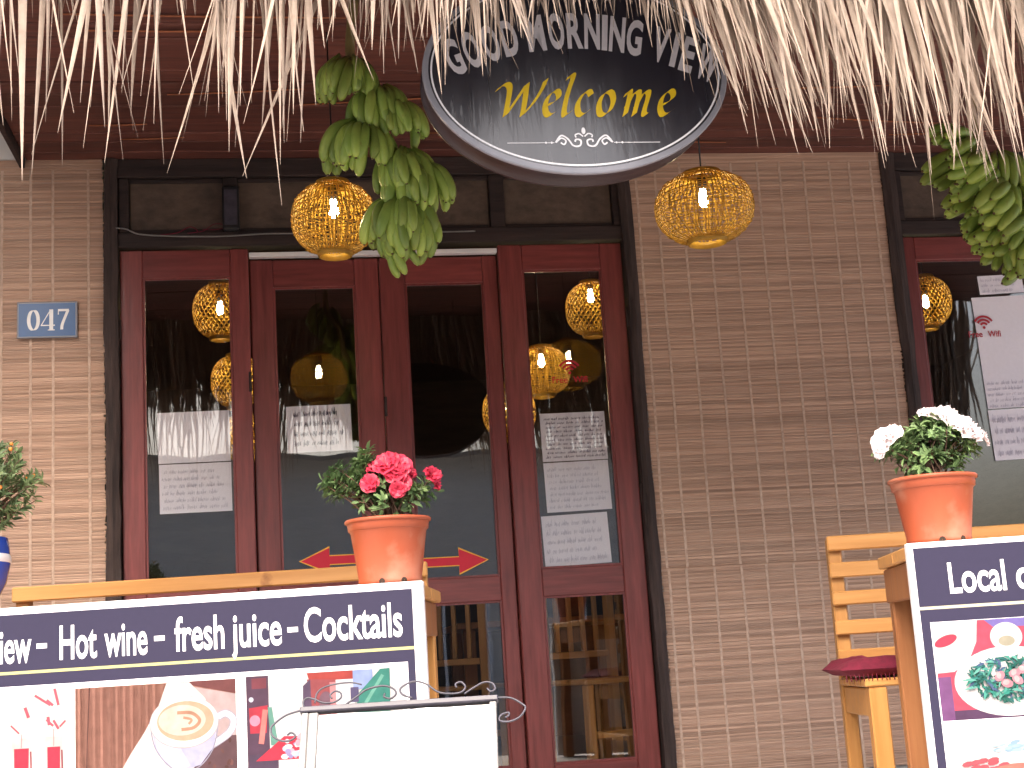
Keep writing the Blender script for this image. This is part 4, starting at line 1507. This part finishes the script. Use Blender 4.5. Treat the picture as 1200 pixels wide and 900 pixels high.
def flower_mesh(name, mat, seed):
    rng = random.Random(seed)
    m = MB()
    for layer, (n, rad, cup, tw) in enumerate(((5, 1.05, .30, 0), (5, .82, .60, .6), (3, .5, .95, .2))):
        for k in range(n):
            a = 2 * pi * k / n + tw + rng.uniform(-.12, .12)
            vs, fs = [], []
            for i in range(4):
                for j in range(5):
                    t, s_ = i / 3, (j - 2) / 2
                    r = rad * (0.06 + t * .94 * (1 - .22 * s_ * s_ * t))
                    ww = (0.10 + 0.62 * sin(min(t, .85) * 1.9)) * rad
                    x, y = r, s_ * ww * .78
                    z = cup * t ** 1.3 * rad + .10 * t * s_ * s_ - .45 * max(0, t - .6) + .17 * t * sin(s_ * 5 + k * 2.3 + layer) + rng.uniform(-.05, .05) * t
                    vs.append((x * cos(a) - y * sin(a), x * sin(a) + y * cos(a), z))
            for i in range(3):
                for j in range(4):
                    c = i * 5 + j
                    fs.append((c, c + 5, c + 6, c + 1))
            m.add(vs, fs, True)
    return m.mesh(name, mat)


FR = [flower_mesh('flower', M['petal_red'], s) for s in (1, 2)]
FWm = [flower_mesh('flower', M['petal_white'], s) for s in (3, 4)]


def azalea(label, loc, H, Rr, Rb, crown, flowers, fm, seed, nt=120, lmat='leaf', buds=None, group='potted azaleas on the counters'):
    o = empty('potted_azalea', loc, random.uniform(0, 6) * 0)
    tag(o, label, 'potted plant', group)
    rng = random.Random(seed)
    pot_parts(o, Rr, Rb, H)
    base = Vector((0, 0, H * .88))
    st, fo = MB(), MB()
    for k in range(nt):
        c = rng.choices(crown, weights=[q[3] for q in crown])[0]
        v = Vector((rng.gauss(0, 1), rng.gauss(0, 1), rng.gauss(0, 1))).normalized() * (rng.random() ** .4)
        tip = Vector((c[0][0] + v.x * c[1], c[0][1] + v.y * c[1] * .9, c[0][2] + v.z * c[2]))
        mid = base.lerp(tip, .5) + Vector((rng.uniform(-.02, .02), rng.uniform(-.02, .02), .015))
        b0 = base + Vector((rng.gauss(0, .018), rng.gauss(0, .018), 0))
        if k % 2 == 0:
            st.tube(spline([b0, mid, tip], 3), [.0028, .0026, .0024, .002, .0016, .0012, .001], 4)
        ax = (tip - mid).normalized()
        for j in range(rng.randint(6, 9)):
            a = rng.uniform(0, 6.28)
            e = ax.orthogonal().normalized()
            e = Matrix.Rotation(a, 3, ax) @ e
            d = (e + ax * rng.uniform(-.2, 1.1)).normalized()
            leaf(fo, tip - ax * rng.uniform(0, .02) + e * .003, d, ax, rng.uniform(.018, .034), rng.uniform(.008, .014))
    st.build('stem', M['stem'], o)
    tag(fo.build('foliage', M[lmat], o), kind='stuff')
    for i, (fx, fy, fz, s_, rx, rz) in enumerate(flowers):
        T = Matrix.Translation((fx, fy, fz)) @ Matrix.Rotation(R(rz), 4, 'Z') @ Matrix.Rotation(R(rx), 4, 'X') @ Matrix.Rotation(i * 1.3, 4, 'Z') @ Matrix.Diagonal((s_ * rng.uniform(.85, 1.2), s_ * rng.uniform(.85, 1.2), s_ * rng.uniform(.8, 1.3), 1))
        inst(fm[i % 2], 'flower', o, T)
    return o


# coordinates inside each plant are metres from the middle of the pot's foot
azalea('red-flowered azalea in an orange pot on the left counter', (-0.336, 3.675, 0.749), 0.166, 0.109, 0.079,
       [((-.110, -.01, .265), .052, .050, 1.4), ((-.05, 0, .275), .055, .055, 1.2), ((-.055, 0, .318), .024, .034, .7), ((-.135, -.01, .285), .03, .035, .7), ((.0, 0, .250), .075, .040, 1.4), ((.085, 0, .245), .050, .042, 1.2), ((0, -.01, .205), .085, .028, 1.1)],
       [(-.035, -.055, .252, .026, 70, -10), (.008, -.05, .300, .030, 55, -20), (.040, -.05, .295, .030, 60, 20), (.030, -.06, .272, .030, 75, 5), (.045, -.06, .250, .028, 80, 15),
        (.118, -.03, .268, .026, 65, 50), (.125, -.02, .248, .022, 80, 70), (-.030, -.03, .296, .020, 50, -40), (.015, .0, .315, .026, 25, 10), (.060, -.02, .280, .024, 60, 50), (.035, -.07, .232, .022, 95, 0)],
       FR, 3, 170)
azalea('white-flowered azalea in an orange pot on the right counter', (1.028, 3.600, 0.760), 0.166, 0.108, 0.077,
       [((-.010, 0, .265), .085, .055, 2.0), ((-.075, 0, .240), .06, .035, 1.0), ((.075, 0, .245), .06, .040, 1.0), ((.02, 0, .300), .06, .03, 1.0), ((0, -.01, .205), .085, .028, 1.2)],
       [(-.118, -.03, .262, .030, 70, -40), (-.095, -.04, .275, .028, 50, -20), (-.128, -.03, .240, .022, 95, -50), (.022, -.03, .318, .028, 45, 5), (.048, -.03, .308, .030, 60, 30), (.005, -.01, .326, .024, 30, -10),
        (.082, -.04, .280, .032, 65, 30), (.105, -.03, .268, .028, 70, 50), (.060, -.05, .292, .024, 60, 5), (.135, -.02, .252, .020, 80, 70)],
       FWm, 8, 170, group='potted azaleas on the counters')
pk = [bpy.data.objects[n] for n in [o.name for o in bpy.data.objects] if n.startswith('potted_azalea')]

o = empty('potted_shrub', (-1.425, 3.70, 0.749), 0)
tag(o, 'leafy green shrub with orange buds in a blue pot at the left edge', 'potted plant')
m = MB()
m.lathe([(.001, .02), (.07, .02), (.085, .03), (.105, .07), (.115, .12), (.112, .16), (.108, .185), (.100, .185), (.098, .165)], 36)
m.build('pot', M['blue'], o)
m = MB()
m.lathe([(.001, 0), (.08, 0), (.082, .018), (.07, .0195), (.001, .0195)], 36)
m.build('foot', M['redglaze'], o)
m = MB()
m.lathe([(.1135, .118), (.1175, .126), (.1165, .136), (.113, .143)], 36)
m.build('band', M['white'], o)
m = MB()
m.lathe([(.099, .165), (.05, .172), (.001, .172)], 24)
m.build('soil', M['soil'], o)
rng = random.Random(77)
st, fo = MB(), MB()
fr = []
for k in range(300):
    v = Vector((rng.gauss(0, 1), rng.gauss(0, 1), rng.gauss(0, 1))).normalized() * (rng.random() ** .35)
    tip = Vector((.015 + v.x * .195, v.y * .17, .325 + v.z * .130))
    b0 = Vector((rng.gauss(0, .02), rng.gauss(0, .02), .17))
    mid = b0.lerp(tip, .5) + Vector((0, 0, .01))
    if k % 3 == 0:
        st.tube(spline([b0, mid, tip], 3), [.003, .0028, .0024, .002, .0016, .0012, .001], 4)
    ax = (tip - mid).normalized()
    for j in range(9):
        e = Matrix.Rotation(rng.uniform(0, 6.28), 3, ax) @ ax.orthogonal().normalized()
        leaf(fo, tip - ax * rng.uniform(0, .04), (e + ax * rng.uniform(.2, 1.5)).normalized(), ax, rng.uniform(.018, .036), rng.uniform(.006, .011))
    if k % 16 == 0: fr.append(tip)
st.build('stem', M['stem'], o)
tag(fo.build('foliage', M['leaf2'], o), kind='stuff')
m = MB()
m.lathe([(.0005, -.009), (.006, -.007), (.009, 0), (.006, .007), (.0005, .009)], 8)
fme = m.mesh('bud', M['orange'])
for t in fr + [Vector((.145, -.07, .40)), Vector((.125, -.11, .355)), Vector((.13, -.10, .30))]:
    inst(fme, 'bud', o, Matrix.Translation(t) @ Matrix.Scale(.6, 4))

# ---------------- wrought-iron menu stand in front of the left counter
ms = empty('menu_stand', (-0.270, 3.02, 0.0), R(-1.2))
tag(ms, 'scrolled iron stand holding a blank white menu page before the left counter', 'menu stand')
piv = Vector((0, 0, 0.472))
TILT = R(-30)                                 # leans back: the foot of the board comes forward
mb_ = empty('board', piv, 0, ms)
mb_.rotation_euler = (TILT, 0, 0)
Wd = 0.198
for (a, b, c, d) in ((-Wd, -Wd + .014, -.58, -.012), (Wd - .014, Wd, -.58, -.012), (-Wd + .0145, -Wd + .034, -.58, -.013)):
    box('frame_bar', M['steel'], (a, b, -.006, .006, c, d), mb_, b=.002)
box('frame_bar', M['wire'], (-Wd - .004, Wd + .004, -.009, .009, -.0115, .001), mb_, b=.002)
box('frame_bar', M['steel'], (-Wd + .017, Wd - .017, -.006, .006, -.58, -.562), mb_, b=.002)
box('backing', M['steel'], (-Wd + .006, Wd - .006, .0065, .010, -.575, -.013), mb_, b=0)
m = MB()
vs, fs = [], []
for i in range(9):
    for j in range(9):
        x, z = -.163 + .347 * i / 8, -.558 + (.540 + .006 * noise.noise((i * .5, 3, 1))) * j / 8
        vs.append((x, -.001 - .003 * abs(noise.noise((i * .4, j * .4, 2))), z))
for i in range(8):
    for j in range(8):
        c = i * 9 + j
        fs.append((c, c + 9, c + 10, c + 1))
n_ = len(vs)
vs += [(x, y + .0008, z) for x, y, z in vs]
fs += [tuple(reversed([q + n_ for q in f])) for f in fs]
m.add(vs, fs, True)
m.build('menu_page', M['white'], mb_)
p = Print(-.0052)
rng = random.Random(3)
for i in range(16):
    z = -.06 - i * .03
    p.rect(-.13, -.13 + rng.uniform(.14, .24), z, z + .003, (.76, .75, .76))
p.build('faint_menu_lines', M['paper'], mb_)
for sx in (-1, 1):
    MB().tube([(sx * (Wd - .01), .012, -.02), (sx * (Wd + .005), .16, -.56)], .005, 6).build('rear_leg', M['wire'], mb_)
K = 0.398 / 227


def wire(pts, r=.0021):
    q = [((x - 468.5) * K, -.001, (824 - y) * K) for x, y in [(280 + a / 3.3333, 650 + b / 3.3333) for a, b in pts]]
    MB().tube(spline(q, 7), r, 6).build('scroll', M['wire'], mb_)


wire([(258, 585), (190, 605), (145, 640), (135, 660), (145, 690), (180, 712), (215, 712), (232, 696), (215, 680), (200, 690)])
wire([(1000, 585), (1060, 590), (1105, 620), (1115, 640), (1090, 675), (1050, 690), (1015, 683), (1022, 660), (1050, 652), (1050, 665), (1036, 672)])
wire([(258, 575), (254, 550), (270, 536), (300, 545), (330, 560), (370, 562), (400, 545), (398, 522), (375, 514), (358, 530), (366, 545)])
wire([(420, 575), (460, 545), (500, 515), (560, 503), (600, 515), (616, 540), (596, 560), (570, 552), (572, 537)])
wire([(680, 565), (640, 545), (634, 518), (680, 493), (730, 505), (780, 545), (830, 556), (870, 552), (886, 530), (870, 508), (848, 515), (852, 530)])
wire([(882, 560), (920, 535), (960, 515), (992, 522), (1002, 546), (985, 557), (970, 542)])
wire([(300, 560), (305, 520), (330, 495), (380, 482), (440, 480), (480, 492)], .0018)

# ---------------- chairs and a table inside the room
def chair(label, u, n, rz):
    o = empty('pine_chair', fw(u, n, 0), FZ + rz)
    tag(o, label, 'chair', 'chairs inside the room')
    for x in (-.20, .16):
        box('leg', M['pine_v'], (x, x + .04, .16, .20, 0, .92), o, b=.004)
        box('leg', M['pine_v'], (x, x + .04, -.20, -.16, 0, .43), o, b=.004)
    box('seat', M['pine'], (-.215, .215, -.215, .158, .432, .455), o, b=.005)
    box('top_rail', M['pine'], (-.159, .159, .168, .19, .84, .91), o, b=.004)
    box('lower_rail', M['pine'], (-.159, .159, .168, .19, .55, .58), o, b=.004)
    for i in range(4):
        x = -.12 + i * .07
        box('spindle', M['pine_v'], (x, x + .022, .170, .188, .581, .839), o, b=.003)
    box('stretcher', M['pine'], (-.159, .159, -.19, -.17, .20, .23), o, b=.003)
    return o


chair('pine chair showing through the lower glass of the fourth door', 0.44, -0.75, R(20))
chair('pine chair further inside behind the third door', -0.15, -1.3, R(160))
t = empty('pine_table', fw(0.30, -1.55, 0), FZ)
tag(t, 'dim pine table inside behind the fourth door', 'table')
box('table_top', M['pine_b'], (-.45, .45, -.35, .35, .72, .75), t, b=.004)
for x in (-.42, .36):
    for y in (-.32, .26):
        box('leg', M['pine_b'], (x, x + .06, y, y + .06, 0, .719), t, b=.004)
